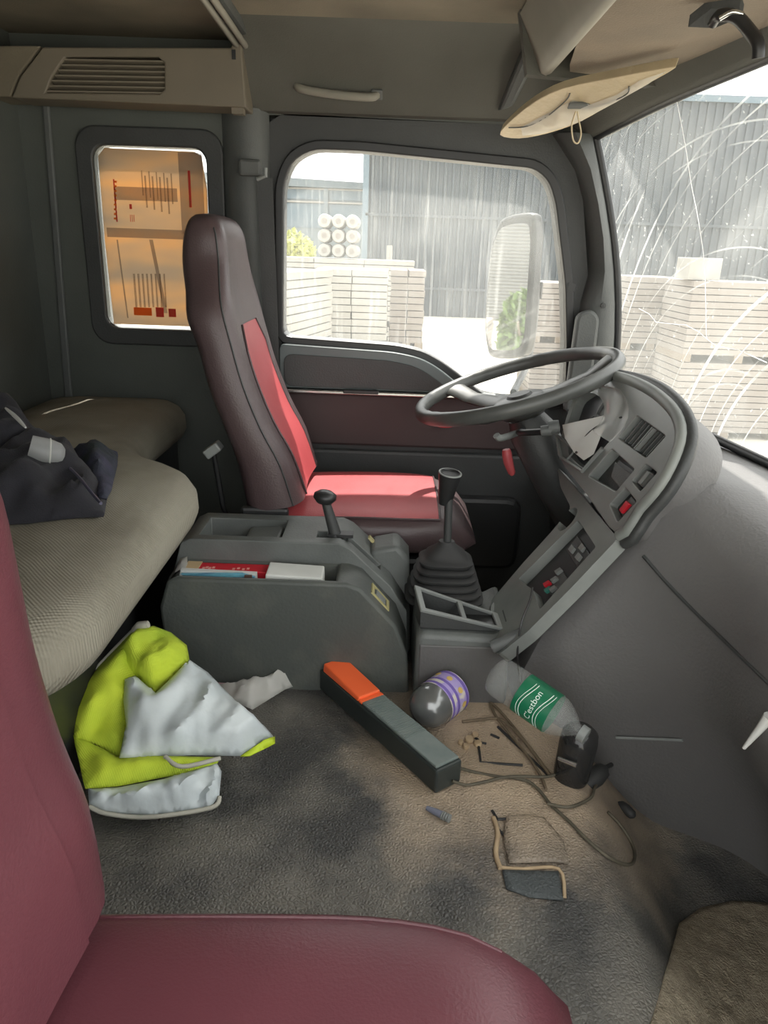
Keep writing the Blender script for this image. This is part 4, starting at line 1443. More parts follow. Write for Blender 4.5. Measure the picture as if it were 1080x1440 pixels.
c3_ = MB().prism([(-0.10, 1.605, 0.60), (0.01, 1.605, 0.50), (-0.01, 1.605, 0.48), (-0.11, 1.605, 0.53)], (0, 0.03, 0))
me = cut_mesh(mb, [c1_, c2_, c3_], 'far_tray')
ft = link('far_tray', me, m_console, cb, bevel=0.010, seg=3, smooth=45)
MB().box((-0.424, 1.593, 0.499), (-0.34, 1.704, 0.503)).build('tray_floor', mat('rusty_floor', srgb(74, 66, 56), 0.9, srgb(100, 82, 64), 20, 0.8), ft)
MB().prism([(-0.345, 1.593, 0.505), (-0.325, 1.593, 0.548), (-0.245, 1.593, 0.552), (-0.238, 1.593, 0.505)], (0, 0.11, 0)).build('tray_lid', m_console, ft, bevel=0.006)
# front plate sloping towards the gear lever
fp = [at(497, 765, y=1.68), at(555, 790, y=1.66), at(560, 885, y=1.50), at(575, 968, y=1.45)]
MB().prism([(-0.03, 1.64, 0.52), (0.035, 1.64, 0.535), (0.065, 1.64, 0.50), (0.078, 1.64, 0.24), (-0.03, 1.64, 0.24)], (0, 0.10, 0)).build('front_corner', m_console, cb, bevel=0.012, seg=3, smooth=45)
# yellowed sticker frame on the slope and a second sticker
m_stick = mat('yellowed_sticker', srgb(176, 168, 120), 0.6)
sl_ = V((0.08, 0, -0.092)).normalized()
sl_n = V((0.092, 0, 0.08)).normalized()
sc_ = V((-0.002, 1.510, 0.461))
def onslope(a, b, h=0.0):
    return sc_ + sl_ * a + V((0, 1, 0)) * b + sl_n * h
MB().ring([onslope(-0.03, -0.025, -0.004), onslope(0.03, -0.025, -0.004), onslope(0.03, 0.025, -0.004), onslope(-0.03, 0.025, -0.004)],
          [onslope(-0.022, -0.017, -0.004), onslope(0.022, -0.017, -0.004), onslope(0.022, 0.017, -0.004), onslope(-0.022, 0.017, -0.004)], sl_n * 0.006).build('sticker_frame', m_stick, cb)
MB().obox(onslope(0, 0, 0.0), sl_, V((0, 1, 0)), sl_n, 0.016, 0.012, 0.003).build('sticker_label', m_panel, cb)
MB().obox(V((-0.02, 1.70, 0.512)) + sl_n * 0.002, sl_, V((0, 1, 0)), sl_n, 0.025, 0.008, 0.003).build('yellow_sticker', m_stick, cb)
# console lever
lv = empty('brake_lever', (-0.10, 1.62, 0.55), 'short black-knobbed brake lever standing in the console slot', 'lever')
l0, l1 = V((-0.105, 1.62, 0.54)), at(457, 702, y=1.62)
MB().tube([l0, l0.lerp(l1, 0.5), l1], [0.016, 0.013, 0.010], 12).build('lever_arm', m_trim_dark, lv, smooth=50)
MB().lathe([(0, -0.016), (0.018, -0.014), (0.027, -0.003), (0.026, 0.006), (0.016, 0.013), (0, 0.016)], l1 + V((0, 0, 0.006)), V((0.12, 0, 1)), 20).build('knob', m_black, lv, smooth=70)
MB().obox(V((-0.10, 1.62, 0.567)), V((1, 0, 0)), V((0, 1, 0)), V((0, 0, 1)), 0.03, 0.014, 0.004).build('slot_gaiter', m_black, lv)

# ---- things in the near tray
zb = 0.47
a, b = at(256, 812, y=1.50), at(375, 814, y=1.50)
o = empty('red_box', (a.x + 0.09, 1.495, zb), 'narrow red printed box in the console tray', 'box')
MB().box((tx0 + 0.013, 1.482, zb), (tx0 + 0.20, 1.524, 0.521)).build('box_body', m_redbox, o, bevel=0.002)
MB().box((tx0 + 0.0125, 1.4805, zb), (tx0 + 0.045, 1.5255, 0.5225)).build('tan_end', mat('tan_card', srgb(206, 180, 140), 0.6), o)
m_rp = mat('pink_print', srgb(236, 170, 160), 0.6)
for k, xx in enumerate((0.052, 0.059, 0.066, 0.074, 0.12, 0.13, 0.142, 0.152)):
    MB().box((tx0 + xx, 1.4815, 0.512), (tx0 + xx + 0.005, 1.4822, 0.518)).build('print_mark', m_rp, o)
    MB().box((tx0 + xx, 1.488 + 0.004 * (k % 2), 0.5208), (tx0 + xx + 0.006, 1.498 + 0.004 * (k % 2), 0.5214)).build('print_mark', m_rp, o)
o = empty('blue_leaflet', (tx0 + 0.09, 1.465, zb), 'folded pale blue leaflet in front of the red box', 'leaflet')
MB().prism([(tx0 + 0.01, 1.452, zb), (tx0 + 0.175, 1.452, zb), (tx0 + 0.178, 1.452, 0.515), (tx0 + 0.15, 1.452, 0.523), (tx0 + 0.012, 1.452, 0.517)], (0, 0.006, 0)).build('leaflet_cover', mat('blue_print', srgb(110, 178, 196), 0.5, srgb(80, 120, 160), 40, 0.8, stretch=(1, 1, 4)), o)
MB().prism([(tx0 + 0.008, 1.460, zb), (tx0 + 0.182, 1.460, zb), (tx0 + 0.180, 1.460, 0.520), (tx0 + 0.012, 1.460, 0.523)], (0, 0.012, 0)).build('leaflet_pages', m_paper, o)
MB().prism([(tx0 + 0.15, 1.449, zb), (tx0 + 0.176, 1.449, zb), (tx0 + 0.172, 1.449, 0.521), (tx0 + 0.156, 1.449, 0.521)], (0, 0.003, 0)).build('leaflet_figure', mat('dark_print', srgb(96, 74, 64), 0.5), o)
o = tag(MB().prism([(tx0 + 0.195, 1.445, zb), (tx1 - 0.028, 1.445, zb), (tx1 - 0.030, 1.445, 0.531), (tx0 + 0.203, 1.445, 0.536)], (0, 0.062, 0.004)).build('white_paper_box', m_paper, None, bevel=0.003, origin=(tx0 + 0.26, 1.47, zb)), 'plain white paper packet at the end of the console tray', 'packet')
o = tag(patch([V((tx0 + 0.0, 1.45, 0.525)), V((tx0 + 0.018, 1.445, 0.522)), V((tx0 + 0.020, 1.49, 0.535)), V((tx0 + 0.012, 1.52, 0.54)), V((tx0 - 0.004, 1.515, 0.536))], 0.006, 0.012, 0.006, 60, 3, (0, 0, 1)).build('cellophane_scrap', m_film2, None, smooth=40, origin=(tx0, 1.48, 0.52)), 'crumpled cellophane scrap at the end of the console tray', 'wrapper')

for nm in ('red_box', 'blue_leaflet', 'white_paper_box', 'cellophane_scrap'):
    bpy.data.objects[nm].location += V((0, 0.034, -0.0145 + (0.010 if nm == 'blue_leaflet' else 0.004 if nm == 'red_box' else 0)))

# ================================================================== GEAR LEVER AND ITS CONSOLE
gc = empty('gear_console', (0.18, 1.5, 0.25), 'low grey gear lever console between centre box and dashboard', 'console')
MB().prism([(0.08, 1.425, 0.03), (0.08, 1.425, 0.405), (0.09, 1.425, 0.420), (0.25, 1.425, 0.415), (0.285, 1.425, 0.435), (0.295, 1.425, 0.03)], (0, 0.24, 0)).build('console_body', m_console, gc, bevel=0.014, seg=3, smooth=45)
MB().prism([(0.088, 1.422, 0.05), (0.088, 1.422, 0.392), (0.28, 1.422, 0.392), (0.29, 1.422, 0.05)], (0, 0.006, 0)).build('side_panel', m_dash, gc, bevel=0.004)
# raised lip against the dash
MB().prism([at(684, 905, y=1.42), at(690, 850, y=1.55), at(700, 838, y=1.60), at(716, 850, y=1.60), at(716, 895, y=1.44)], (0, 0.04, -0.05)).build('dash_foot', m_panel2, gc, bevel=0.008)
gx, gy = 0.148, 1.60
gr = empty('gear_lever', (gx, gy, 0.43), 'gear lever with ribbed rubber boot and black knob', 'gear lever')
rows = []
prof = []
NRB = 6
for k in range(NRB):
    t = k / NRB
    w0_ = 0.090 * (1 - t) + 0.055 * t
    z0_ = 0.425 + 0.105 * t
    prof += [(w0_ * 0.90, z0_), (w0_ * 1.02, z0_ + 0.006), (w0_ * 1.03, z0_ + 0.011), (w0_ * 0.92, z0_ + 0.0165)]
prof += [(0.050, 0.531), (0.045, 0.540), (0.022, 0.560), (0.018, 0.568)]
for w_, z_ in prof:
    ring = []
    for j in range(32):
        a = 2 * PI * j / 32
        c, s = math.cos(a), math.sin(a)
        k_ = 0.55 if w_ > 0.03 else 1.0
        ring.append(V((gx + w_ * 1.0 * math.copysign(abs(c) ** k_, c), gy + w_ * 0.85 * math.copysign(abs(s) ** k_, s), z_)))
    rows.append(ring)
MB().loft(rows).build('boot', m_rubber, gr, smooth=45)
kt = at(632, 672, y=gy)
k0 = V((gx + 0.002, gy, 0.56))
MB().tube([k0, k0.lerp(kt, 0.5), kt], 0.0095, 12).build('rod', m_trim_dark, gr, smooth=60)
kd = V((0.10, -0.12, 1)).normalized()
kb = kt - kd * 0.055
MB().lathe([(0, -0.01), (0.014, -0.01), (0.018, 0.01), (0.022, 0.04), (0.0255, 0.058), (0.0265, 0.066), (0.022, 0.069), (0.020, 0.066), (0, 0.066)], kb, kd, 24).build('knob', m_black, gr, smooth=50)
rg = kb + kd * 0.067
u_ = kd.orthogonal().normalized()
v2_ = kd.cross(u_)
MB().tube([rg + (u_ * math.cos(a) + v2_ * math.sin(a)) * 0.0245 for a in [k * PI / 16 for k in range(32)]], 0.0022, 6, closed=True).build('knob_ring', m_panel, gr)

# tilted two-cell tray beside the lever
tr = empty('cup_tray', (0.17, 1.45, 0.43), 'tilted grey tray frame with two empty cells beside gear lever', 'tray')
q0, q1 = at(583, 822, y=1.515), at(700, 862, y=1.515)
q3, q2 = at(592, 857, y=1.440), at(709, 884, y=1.440)
dn = (q1 - q0).cross(q3 - q0).normalized()
if dn.z > 0:
    dn = -dn
def tq(s, t):
    return q0.lerp(q1, s).lerp(q3.lerp(q2, s), t)
MB().ring([tq(0, 0), tq(1, 0), tq(1, 1), tq(0, 1)], [tq(.07, .1), tq(.93, .1), tq(.93, .88), tq(.07, .88)], dn * 0.008).build('tray_frame', m_panel, tr, bevel=0.002)
MB().prism([tq(.50, .1), tq(.56, .1), tq(.56, .9), tq(.50, .9)], dn * 0.008).build('tray_bar', m_panel, tr, bevel=0.002)
def zfl(p, z):
    return V((p.x, p.y, z))
wz = 0.424
mb = MB()
c4 = [tq(.02, .04) + dn * .006, tq(.98, .04) + dn * .006, tq(.98, .96) + dn * .006, tq(.02, .96) + dn * .006]
for i in range(4):
    a, b = c4[i], c4[(i + 1) % 4]
    mb.add([a, b, zfl(b, min(b.z - 0.004, wz)), zfl(a, min(a.z - 0.004, wz))], [(0, 1, 2, 3)])
mb.build('tray_walls', m_trim_dark, tr, solid=0.003)
MB().prism([zfl(p, 0.421) for p in c4], (0, 0, 0.003)).build('tray_floor', m_black, tr)
e0 = at(703, 862, y=1.50)
MB().obox(e0 + V((0.010, -0.02, -0.008)), V((0.9, 0, -0.4)).normalized(), V((0, 1, 0)), V((0.4, 0, 0.9)).normalized(), 0.008, 0.03, 0.012).build('end_clip', m_trim_dark, tr, bevel=0.003)

# ================================================================== THINGS ON THE ENGINE COVER
# ---- warning-triangle case: long black box, lit top painted grey, orange end
bx = empty('long_tool_case', on_cov(530, 1040), 'long black plastic case, lit top painted grey, with bright orange end', 'case')
zc_ = 0.256
pA, pB = at(449, 968, z=zc_), at(612, 1117, z=zc_)     # near bottom edge
axl = (pB - pA)
axl.z = 0
L_ = axl.length
axl.normalize()
axw = V((-axl.y, axl.x, 0))
if axw.y < 0:
    axw = -axw
W_, H_ = 0.062, 0.050
def cpt(s, t, h):
    return V((pA.x, pA.y, zc_)) + axl * (L_ * s) + axw * (W_ * t) + V((0, 0, h))
MB().prism([cpt(0, 0, 0), cpt(1, 0, 0), cpt(1, 1, 0), cpt(0, 1, 0)], (0, 0, H_)).build('case_body', m_boxblack, bx, bevel=0.004)
MB().prism([cpt(0.40, .06, H_), cpt(0.985, .06, H_), cpt(0.985, .94, H_), cpt(0.40, .94, H_)], (0, 0, 0.006)).build('lit_lid', m_boxlit, bx, bevel=0.002)  # top of the black case, its lit look put into the colour
for k in range(26):
    s = 0.42 + 0.013 * k
    MB().prism([cpt(s, .10, H_ + .006), cpt(s + .006, .10, H_ + .006), cpt(s + .006, .9, H_ + .006), cpt(s, .9, H_ + .006)], (0, 0, 0.0012)).build('lid_rib', m_boxlit, bx)
MB().loft([[cpt(0.03, .02, H_), cpt(0.03, .98, H_), cpt(0.03, .94, H_ + .020), cpt(0.03, .06, H_ + .020)],
           [cpt(0.37, .02, H_), cpt(0.37, .98, H_), cpt(0.37, .94, H_ + .010), cpt(0.37, .06, H_ + .010)]]).build('orange_end', m_orange, bx, bevel=0.003)
MB().prism([cpt(0.372, .04, H_), cpt(0.398, .04, H_), cpt(0.398, .96, H_), cpt(0.372, .96, H_)], (0, 0, 0.005)).build('orange_lip', m_orange, bx, bevel=0.001)

# ---- bottles
m_pet = film_mat('pet_clear', (0.55, 0.57, 0.56, 1), 0.20, 0.04, 0.1)
m_water = mat('pet_dusty', srgb(128, 130, 130), 0.22, srgb(104, 106, 106), 12, 0.8, metal=0.45, coat=0.6)
def bottle(name, label, base, axis, r, h, body_mat, lab_mat, lab0, lab1, cap_mat, stub=False):
    t = empty(name, base, label, 'bottle')
    ax = V(axis).normalized()
    prof = [(0, 0.004), (r * 0.6, 0.0), (r * 0.9, 0.006), (r, 0.02), (r, h * 0.28), (r * 0.96, h * 0.30), (r, h * 0.32), (r, h * 0.66), (r * 0.97, h * 0.70), (r * 0.8, h * 0.78), (r * 0.45, h * 0.87), (r * 0.32, h * 0.90), (r * 0.32, h * 0.94)]
    if stub:
        prof = [(0, -0.012), (r * 0.35, -0.010), (r * 0.65, -0.002), (r * 0.88, 0.010), (r * 0.98, 0.026), (r, 0.04), (r, h * 0.9), (r * 0.9, h * 0.97), (r * 0.5, h), (0, h)]
    MB().lathe(prof, base, ax, 32).build('bottle_body', body_mat, t, smooth=60)
    lb = MB().lathe([(r * 1.012, h * lab0), (r * 1.016, h * (lab0 + lab1) / 2), (r * 1.012, h * lab1)], base, ax, 40)
    lb.f = [f for f in lb.f if len(f) == 4]
    l = lb.build('bottle_label', lab_mat, t, smooth=60)
    if not stub:
        MB().lathe([(0, h * 0.93), (r * 0.40, h * 0.93), (r * 0.40, h * 0.995), (r * 0.34, h), (0, h)], base, ax, 20).build('cap', cap_mat, t, smooth=40)
    return t, l
m_purple = mat('purple_label', srgb(176, 160, 214), 0.45, srgb(226, 220, 206), 26, 0.9, lo=0.46, hi=0.54, ndetail=2)
b1r = 0.047
p1 = on_cov(592, 1012, 0.0) + V((0, 0.0, 0))
b1base = at(593, 1002, z=0.25 + 0.048)
b1ax = V((0.62, 0.78, 0.0)).normalized()
t1, l1_ = bottle('lying_bottle', 'lying dusty plastic bottle with purple and white label', b1base, b1ax, b1r, 0.108, m_water, m_purple, 0.40, 0.99, m_paper, True)
# printed bands and flowers on the label
m_lilac = mat('lilac_band', srgb(120, 100, 180), 0.45)
m_yel = mat('yellow_print', srgb(220, 190, 110), 0.5)
for hh in (0.050, 0.068, 0.100):
    q = MB().lathe([(b1r * 1.024, hh - 0.004), (b1r * 1.024, hh + 0.004)], b1base, b1ax, 40)
    q.f = [f for f in q.f if len(f) == 4]
    q.build('label_band', m_lilac, l1_)
u_ = b1ax.orthogonal().normalized()
w_ = b1ax.cross(u_)
for k in range(9):
    a = k * 2 * PI / 9
    c = b1base + b1ax * (0.084 + 0.004 * math.sin(k * 2)) + (u_ * math.cos(a) + w_ * math.sin(a)) * (b1r * 1.03)
    MB().lathe([(0, -0.0004), (0.007, -0.0003), (0.007, 0.0003), (0, 0.0004)], c, u_ * math.cos(a) + w_ * math.sin(a), 8).build('label_flower', m_yel, l1_)
m_green = mat('green_label', srgb(20, 112, 78), 0.4, srgb(14, 92, 62), 12, 0.8)
b2r = 0.040
b2base = at(694, 946, y=1.275)
b2dir = (at(770, 998, y=1.20) - b2base).normalized()
t2, l2_ = bottle('clear_bottle', 'clear plastic water bottle with green label leaning by dashboard', b2base, b2dir, b2r, 0.21, m_pet, m_green, 0.32, 0.66, m_panel)
cu_ = V((-b2base.x, -b2base.y, 1.2 - b2base.z))
cu_ = (cu_ - b2dir * cu_.dot(b2dir)).normalized()
cv_ = b2dir.cross(cu_)
def wrap_txt(x, y, h):
    a = y / b2r
    return b2base + b2dir * (0.21 * 0.5 + x) + (cu_ * math.cos(a + 0.25) + cv_ * math.sin(a + 0.25)) * (b2r * 1.02 + h)
m_wtxt = mat('white_print', srgb(220, 236, 226), 0.5)
link('label_text', text_mesh("C'estbon", 0.017, lambda x, y, h: wrap_txt(-y, -x, h)), m_wtxt, l2_)
for s in (-1, 1):
    MB().tube([wrap_txt(s * 0.016 + 0.006 * math.cos(k * 0.3), (k - 8) * 0.005, 0.0008) for k in range(17)], 0.0008, 5).build('label_line', m_wtxt, l2_)
    MB().tube([wrap_txt(s * 0.022 + 0.006 * math.cos(k * 0.3), (k - 8) * 0.005, 0.0008) for k in range(17)], 0.0006, 5).build('label_line', m_wtxt, l2_)

# ---- dark cup
m_dkglass = film_mat('dark_plastic_glass', srgb(46, 46, 46), 0.93, 0.12, 0.1)
dc = empty('dark_cup', on_cov(795, 1090), 'dark translucent plastic cup standing on the dusty cover', 'cup')
b_ = on_cov(802, 1094)
MB().lathe([(0, 0), (0.032, 0), (0.034, 0.01), (0.036, 0.085), (0.033, 0.105), (0.024, 0.113), (0, 0.113)], b_, V((0.08, 0.02, 1)), 24).build('cup_body', m_dkglass, dc, smooth=50)
MB().tube([b_ + V((-0.035, -0.022, 0.062)), b_ + V((-0.005, -0.042, 0.063))], [0.004, 0.005], 8).build('bright_clip', m_chrome, dc, smooth=60)

# ---- cables
def cable(name, label, px, dz=0.004, r=0.003, z=None, mt=m_cable):
    pts = smoothpath([on_cov(u, v, d if d else dz) for u, v, d in [(q + (0,))[:3] for q in px]], 6)
    o = MB().tube(pts, r, 7).build(name, mt, None, smooth=70, origin=pts[0])
    return tag(o, label, 'cable')
cable('black_cable', 'long dusty cable from the case looping over the footwell edge', [(640, 1078, .03), (668, 1086), (700, 1092), (735, 1096), (755, 1108), (775, 1132), (800, 1155), (830, 1185), (860, 1208), (885, 1216), (893, 1205), (888, 1185), (872, 1160), (855, 1142)])
cable('black_cable', 'dusty cable curving under the case towards the dark cup', [(636, 1098, .02), (655, 1104), (680, 1100), (710, 1093), (740, 1092), (770, 1092), (800, 1082), (815, 1070)], dz=0.008)
cable('tan_cable', 'tan dusty cable folded in a sharp loop beside green bottle', [(650, 1015), (675, 1012), (705, 1012), (735, 1040), (762, 1075), (775, 1092), (758, 1068), (735, 1038), (712, 1010), (695, 992), (690, 990), (698, 1008), (715, 1030), (740, 1060), (760, 1090), (768, 1110)], dz=0.006, mt=mat('tan_cable_skin', srgb(118, 104, 84), 0.7, srgb(96, 84, 68), 30, 0.8))
cable('grey_cable', 'grey cable crossing the plug tangle behind the dark cup', [(770, 1130), (800, 1135), (830, 1122), (838, 1105), (855, 1080), (868, 1066), (885, 1056)], dz=0.010)
# ---- plug tangle
for k, (u, v, s, lab) in enumerate(((838, 1092, 0.026, 'dark dusty plug lump in the cable tangle beside the dark cup'), (872, 1080, 0.020, 'small dark plug lump below the dashboard foot'), (880, 1138, 0.015, 'tiny dark plug at the end of the looping cable'))):
    t = empty('cable_plug', on_cov(u, v), lab, 'plug')
    c = on_cov(u, v, s * 0.6)
    d = V((0.6 - 0.5 * k, 0.6, 0.05)).normalized()
    MB().tube([c - d * s * 1.5, c - d * s * 1.2, c, c + d * s * 0.9, c + d * s * 1.3], [s * .3, s * .6, s * .75, s * .65, s * .3], 10).build('plug_body', m_rubber, t, smooth=50)
    MB().tube([c + d * s * 1.2, c + d * s * 2.4 + V((0, 0, -s * .3))], s * .18, 8).build('strain_relief', m_black, t, smooth=60)
# ---- small connector
c0_, c1_ = on_cov(600, 1136, 0.007), on_cov(634, 1152, 0.007)
cn = empty('cable_connector', c0_, 'small blue-grey cable connector lying on the leatherette', 'connector')
m_cn = mat('connector_blue', srgb(112, 116, 132), 0.5)
dd = (c1_ - c0_).normalized()
MB().tube([c0_, c0_.lerp(c1_, 0.3), c0_.lerp(c1_, 0.62)], [0.004, 0.006, 0.0068], 10).build('sleeve', m_cn, cn, smooth=50)
for k in range(4):
    q = c0_.lerp(c1_, 0.64 + 0.09 * k)
    MB().lathe([(0, 0), (0.0075, 0), (0.0075, 0.0025), (0.005, 0.0035), (0, 0.0035)], q, dd, 12).build('grip_ring', m_panel, cn)
cpx = [(955, 1300), (985, 1278), (1030, 1268), (1100, 1272), (1140, 1400), (1120, 1500), (930, 1500), (915, 1440), (935, 1370)]
o = tag(patch([on_cov(u, v, 0.004) for u, v in cpx], 0.012, 0.004, 0.004, 40, 3, (0, 0, 1)).build('floor_carpet', mat('beige_carpet', srgb(172, 160, 138), 0.95, srgb(134, 124, 106), 60, 0.9, bump=('noise', 260, 1.0)), None, smooth=80, solid=0.004, origin=on_cov(1000, 1400)), 'dusty beige carpet piece in the passenger footwell', 'carpet')
# ---- white clip at far right of dash
a, b = at(1083, 1008, x=0.60), at(1046, 1052, x=0.585)
o = tag(MB().tube([a, a.lerp(b, 0.3), b], [0.010, 0.007, 0.003], 8).build('white_tie', m_paper, None, smooth=60, origin=b), 'white cable tie end sticking out below the glovebox', 'tie')
o = tag(MB().tube([on_dash(u, v) + (CAM - on_dash(u, v)).normalized() * 0.006 for u, v in ((866, 1037), (890, 1038), (915, 1039), (940, 1040), (960, 1041))], 0.003, 6).build('metal_rod', m_panel, None, origin=on_dash(866, 1037)), 'thin pale strip along the lower face of the dashboard', 'rod')

# ---- hi-vis vest
vt = empty('safety_vest', on_cov(220, 1100), 'crumpled lime mesh safety vest with silver reflective panels', 'vest')
def zy(u, v, y):
    return at(u, v, y=y)
# upright back fold of lime mesh
bk_l = [zy(190, 884, 1.36), zy(150, 925, 1.30), zy(122, 958, 1.25), zy(100, 1003, 1.18), zy(106, 1038, 1.14), zy(135, 1047, 1.13), zy(160, 1064, 1.115), zy(176, 1066, 1.12), zy(192, 1000, 1.22), zy(215, 940, 1.31)]
patch(bk_l, 0.010, 0.02, 0.008, 12, 2, (0, -1, .5), ridge=0.03).build('vest_side', m_lime, vt, smooth=80, solid=0.003)
MB().tube(smoothpath([bk_l[0], bk_l[1], bk_l[2], bk_l[3]], 5), 0.005, 6).build('binding', m_bind, vt, smooth=70)
top_l = [zy(192, 886, 1.34), zy(216, 881, 1.35), zy(240, 890, 1.35), zy(262, 908, 1.33), zy(266, 930, 1.30), zy(240, 955, 1.26), zy(218, 974, 1.23), zy(204, 966, 1.24), zy(190, 952, 1.26), zy(168, 950, 1.27), zy(163, 918, 1.31)]
patch(top_l, 0.008, 0.04, 0.010, 12, 5, (0, -1, .6), ridge=0.035).build('vest_shoulder', m_lime, vt, smooth=80, solid=0.003)
c = zy(197, 885, 1.34)
MB().tube([c + V((-0.012, 0, -0.004)), c + V((0, 0, 0.006)), c + V((0.018, 0, 0.012))], [0.008, 0.012, 0.008], 8).build('collar_binding', m_bind, vt, smooth=70)
sv = [zy(176, 956, 1.235), zy(190, 950, 1.245), zy(205, 964, 1.225), zy(219, 975, 1.21), zy(240, 955, 1.24), zy(266, 928, 1.285), zy(292, 946, 1.27), zy(330, 985, 1.235), zy(372, 1022, 1.195), zy(384, 1036, 1.18), zy(338, 1063, 1.12), zy(270, 1062, 1.10), zy(168, 1066, 1.085), zy(178, 1020, 1.14), zy(174, 985, 1.19)]
patch(sv, 0.009, 0.022, 0.010, 10, 9, (0, -1, .7), ridge=0.036).build('reflective_panel', m_silver, vt, smooth=50, solid=0.002)
tip = [zy(338, 1064, 1.118), zy(372, 1040, 1.155), zy(386, 1036, 1.18), zy(386, 1046, 1.165), zy(352, 1063, 1.12)]
patch(tip, 0.008, 0.004, 0.002, 14, 3, (0, -1, 1)).build('lime_edge', m_lime2, vt, smooth=80, solid=0.003)
lo_l = [zy(103, 1034, 1.145), zy(165, 1064, 1.10), zy(230, 1064, 1.09), zy(310, 1066, 1.10), zy(300, 1082, 1.08), zy(230, 1093, 1.06), zy(165, 1106, 1.04), zy(120, 1109, 1.03)]
patch(lo_l, 0.008, 0.010, 0.006, 16, 6, (0, -1, 1), ridge=0.016).build('vest_front', m_lime, vt, smooth=80, solid=0.003)
MB().tube(smoothpath([zy(232, 1064, 1.085), zy(256, 1078, 1.065), zy(310, 1066, 1.09)], 5), 0.004, 6).build('binding', m_bind, vt, smooth=70)
sv2 = [zy(124, 1110, 1.028), zy(165, 1108, 1.035), zy(230, 1096, 1.052), zy(305, 1074, 1.085), zy(311, 1085, 1.075), zy(308, 1120, 1.035), zy(296, 1134, 1.02), zy(210, 1147, 0.998), zy(150, 1142, 0.995), zy(126, 1132, 1.0)]
patch(sv2, 0.007, 0.014, 0.010, 20, 13, (0, -1, 1), ridge=0.030).build('reflective_panel', m_silver, vt, smooth=50, solid=0.002)
MB().tube(smoothpath([zy(126, 1134, 0.998), zy(150, 1144, 0.992), zy(210, 1149, 0.994), zy(296, 1136, 1.016), zy(309, 1120, 1.034)], 5), 0.004, 6).build('binding', m_bind, vt, smooth=70)
# ---- plastic bag and pink paper behind the vest
bgp = [on_cov(300, 965, .02), on_cov(345, 962, .02), on_cov(390, 948, .025), on_cov(428, 952, .012), on_cov(436, 957, .006), on_cov(400, 970, .006), on_cov(355, 998, .006), on_cov(325, 985, .02)]
o = tag(patch(bgp, 0.008, 0.018, 0.010, 18, 7, (0, -.4, 1), ridge=0.03).build('plastic_bag', m_film2, None, smooth=50, solid=0.001, origin=bgp[4]), 'flattened milky plastic bag beside the safety vest', 'bag')
pkp = [p + V((0, -0.055, 0.004)) for p in (on_cov(292, 943, .014), on_cov(366, 948, .010), on_cov(368, 958, .006), on_cov(322, 970, .004))]
o = tag(MB().prism(pkp, (0, 0, 0.002)).build('pink_paper', mat('pink_card', srgb(176, 142, 150), 0.7), None, origin=pkp[0]), 'faded pink paper sheet under the plastic bag', 'paper')

# ================================================================== OUTSIDE
ZG = -1.2
o = MB().box((-80, -30, ZG - 0.1), (90, 90, ZG)).build('ground', m_ground)
tag(o, 'sunlit pale concrete yard outside the truck', 'ground', kind='structure')
# ---- mirror
mr_ = empty('side_mirror', at(740, 540, y=2.62), 'tall grey truck side mirror on a tube arm outside the window', 'mirror')
ym = 2.70
mo = roundpoly([(682, 420), (690, 340), (702, 308), (720, 301), (750, 298), (752, 330), (742, 480), (735, 502), (712, 506), (686, 503), (680, 470)], 10, 4)
mn = V((-0.78, -0.62, 0.0)).normalized()
mc = at(715, 400, y=ym)
fq = [atp(u, v, mc, mn) for u, v in mo]
cm = sum(fq, V()) / len(fq)
MB().prism([cm + (p - cm) * 1.0 for p in fq], mn * -0.05).build('housing', m_black, mr_, bevel=0.012, seg=3, smooth=50)
MB().prism([cm + (p - cm) * 0.87 + mn * 0.0005 for p in fq], mn * 0.003).build('mirror_glass', mat('mirror_surface', (0.9, 0.9, 0.9, 1), 0.02, metal=1.0), mr_)
MB().tube(smoothpath([at(757, 360, y=2.75), at(752, 450, y=2.74), at(742, 510, y=2.70), at(728, 540, y=2.55), at(722, 552, y=2.42)], 5), 0.012, 10).build('mirror_arm', m_trim, mr_, smooth=60)
MB().obox(at(756, 408, y=2.76), V((1, 0, 0)), V((0, 1, 0)), V((0, 0, 1)), 0.015, 0.02, 0.03).build('arm_clamp', m_black, mr_, bevel=0.005)

# ---- stacks of slabs
slab_me = {}
def slab_stack(label, x0, y0, wx, dy, tiers, n, rot=0.0, mt=m_sky_white, nx=2, th=0.089):
    t = empty('slab_stack', (x0, y0, ZG), label, 'slab stack', 'stacks of pale slabs in the yard')
    t.rotation_euler.z = rot
    z = 0.0
    def piece(name, key, sx, sy, sz, loc, m_):
        k = (key, round(sx, 3), round(sy, 3), round(sz, 3), m_.name)
        if k not in slab_me:
            slab_me[k] = MB().box((0, 0, 0), (sx, sy, sz)).mesh(name)
            slab_me[k].materials.append(m_)
        o = bpy.data.objects.new(name, slab_me[k])
        COL.objects.link(o)
        o.parent = t
        o.location = loc
    for ti in range(tiers):
        for j in range(3):
            piece('pallet_block', 'p', 0.12, dy, 0.10, (j * (wx - 0.12) / 2, 0, z), m_pallet)
        z += 0.10
        cw = wx / nx
        for i in range(n):
            for c in range(nx):
                piece('slab', 's', cw - 0.012, dy, th - 0.012, (c * cw + random.uniform(-.008, .008), random.uniform(-.012, .012), z), mt)
            z += th
    return t
def sx(u, y):
    return at(u, 420, y=y).x
xa, xb = sx(444, 10), sx(546, 10)
slab_stack('pale slab stack in two columns facing the driver door window', xa, 10.0, xb - xa, 1.3, 2, 11)
xa, xb = sx(549, 10.6), sx(598, 10.6)
slab_stack('narrow slab stack beside the bare sunlit ground', xa, 10.6, xb - xa, 1.3, 2, 11, mt=m_slab2)
xa, xb = sx(370, 8.6), sx(428, 8.6)
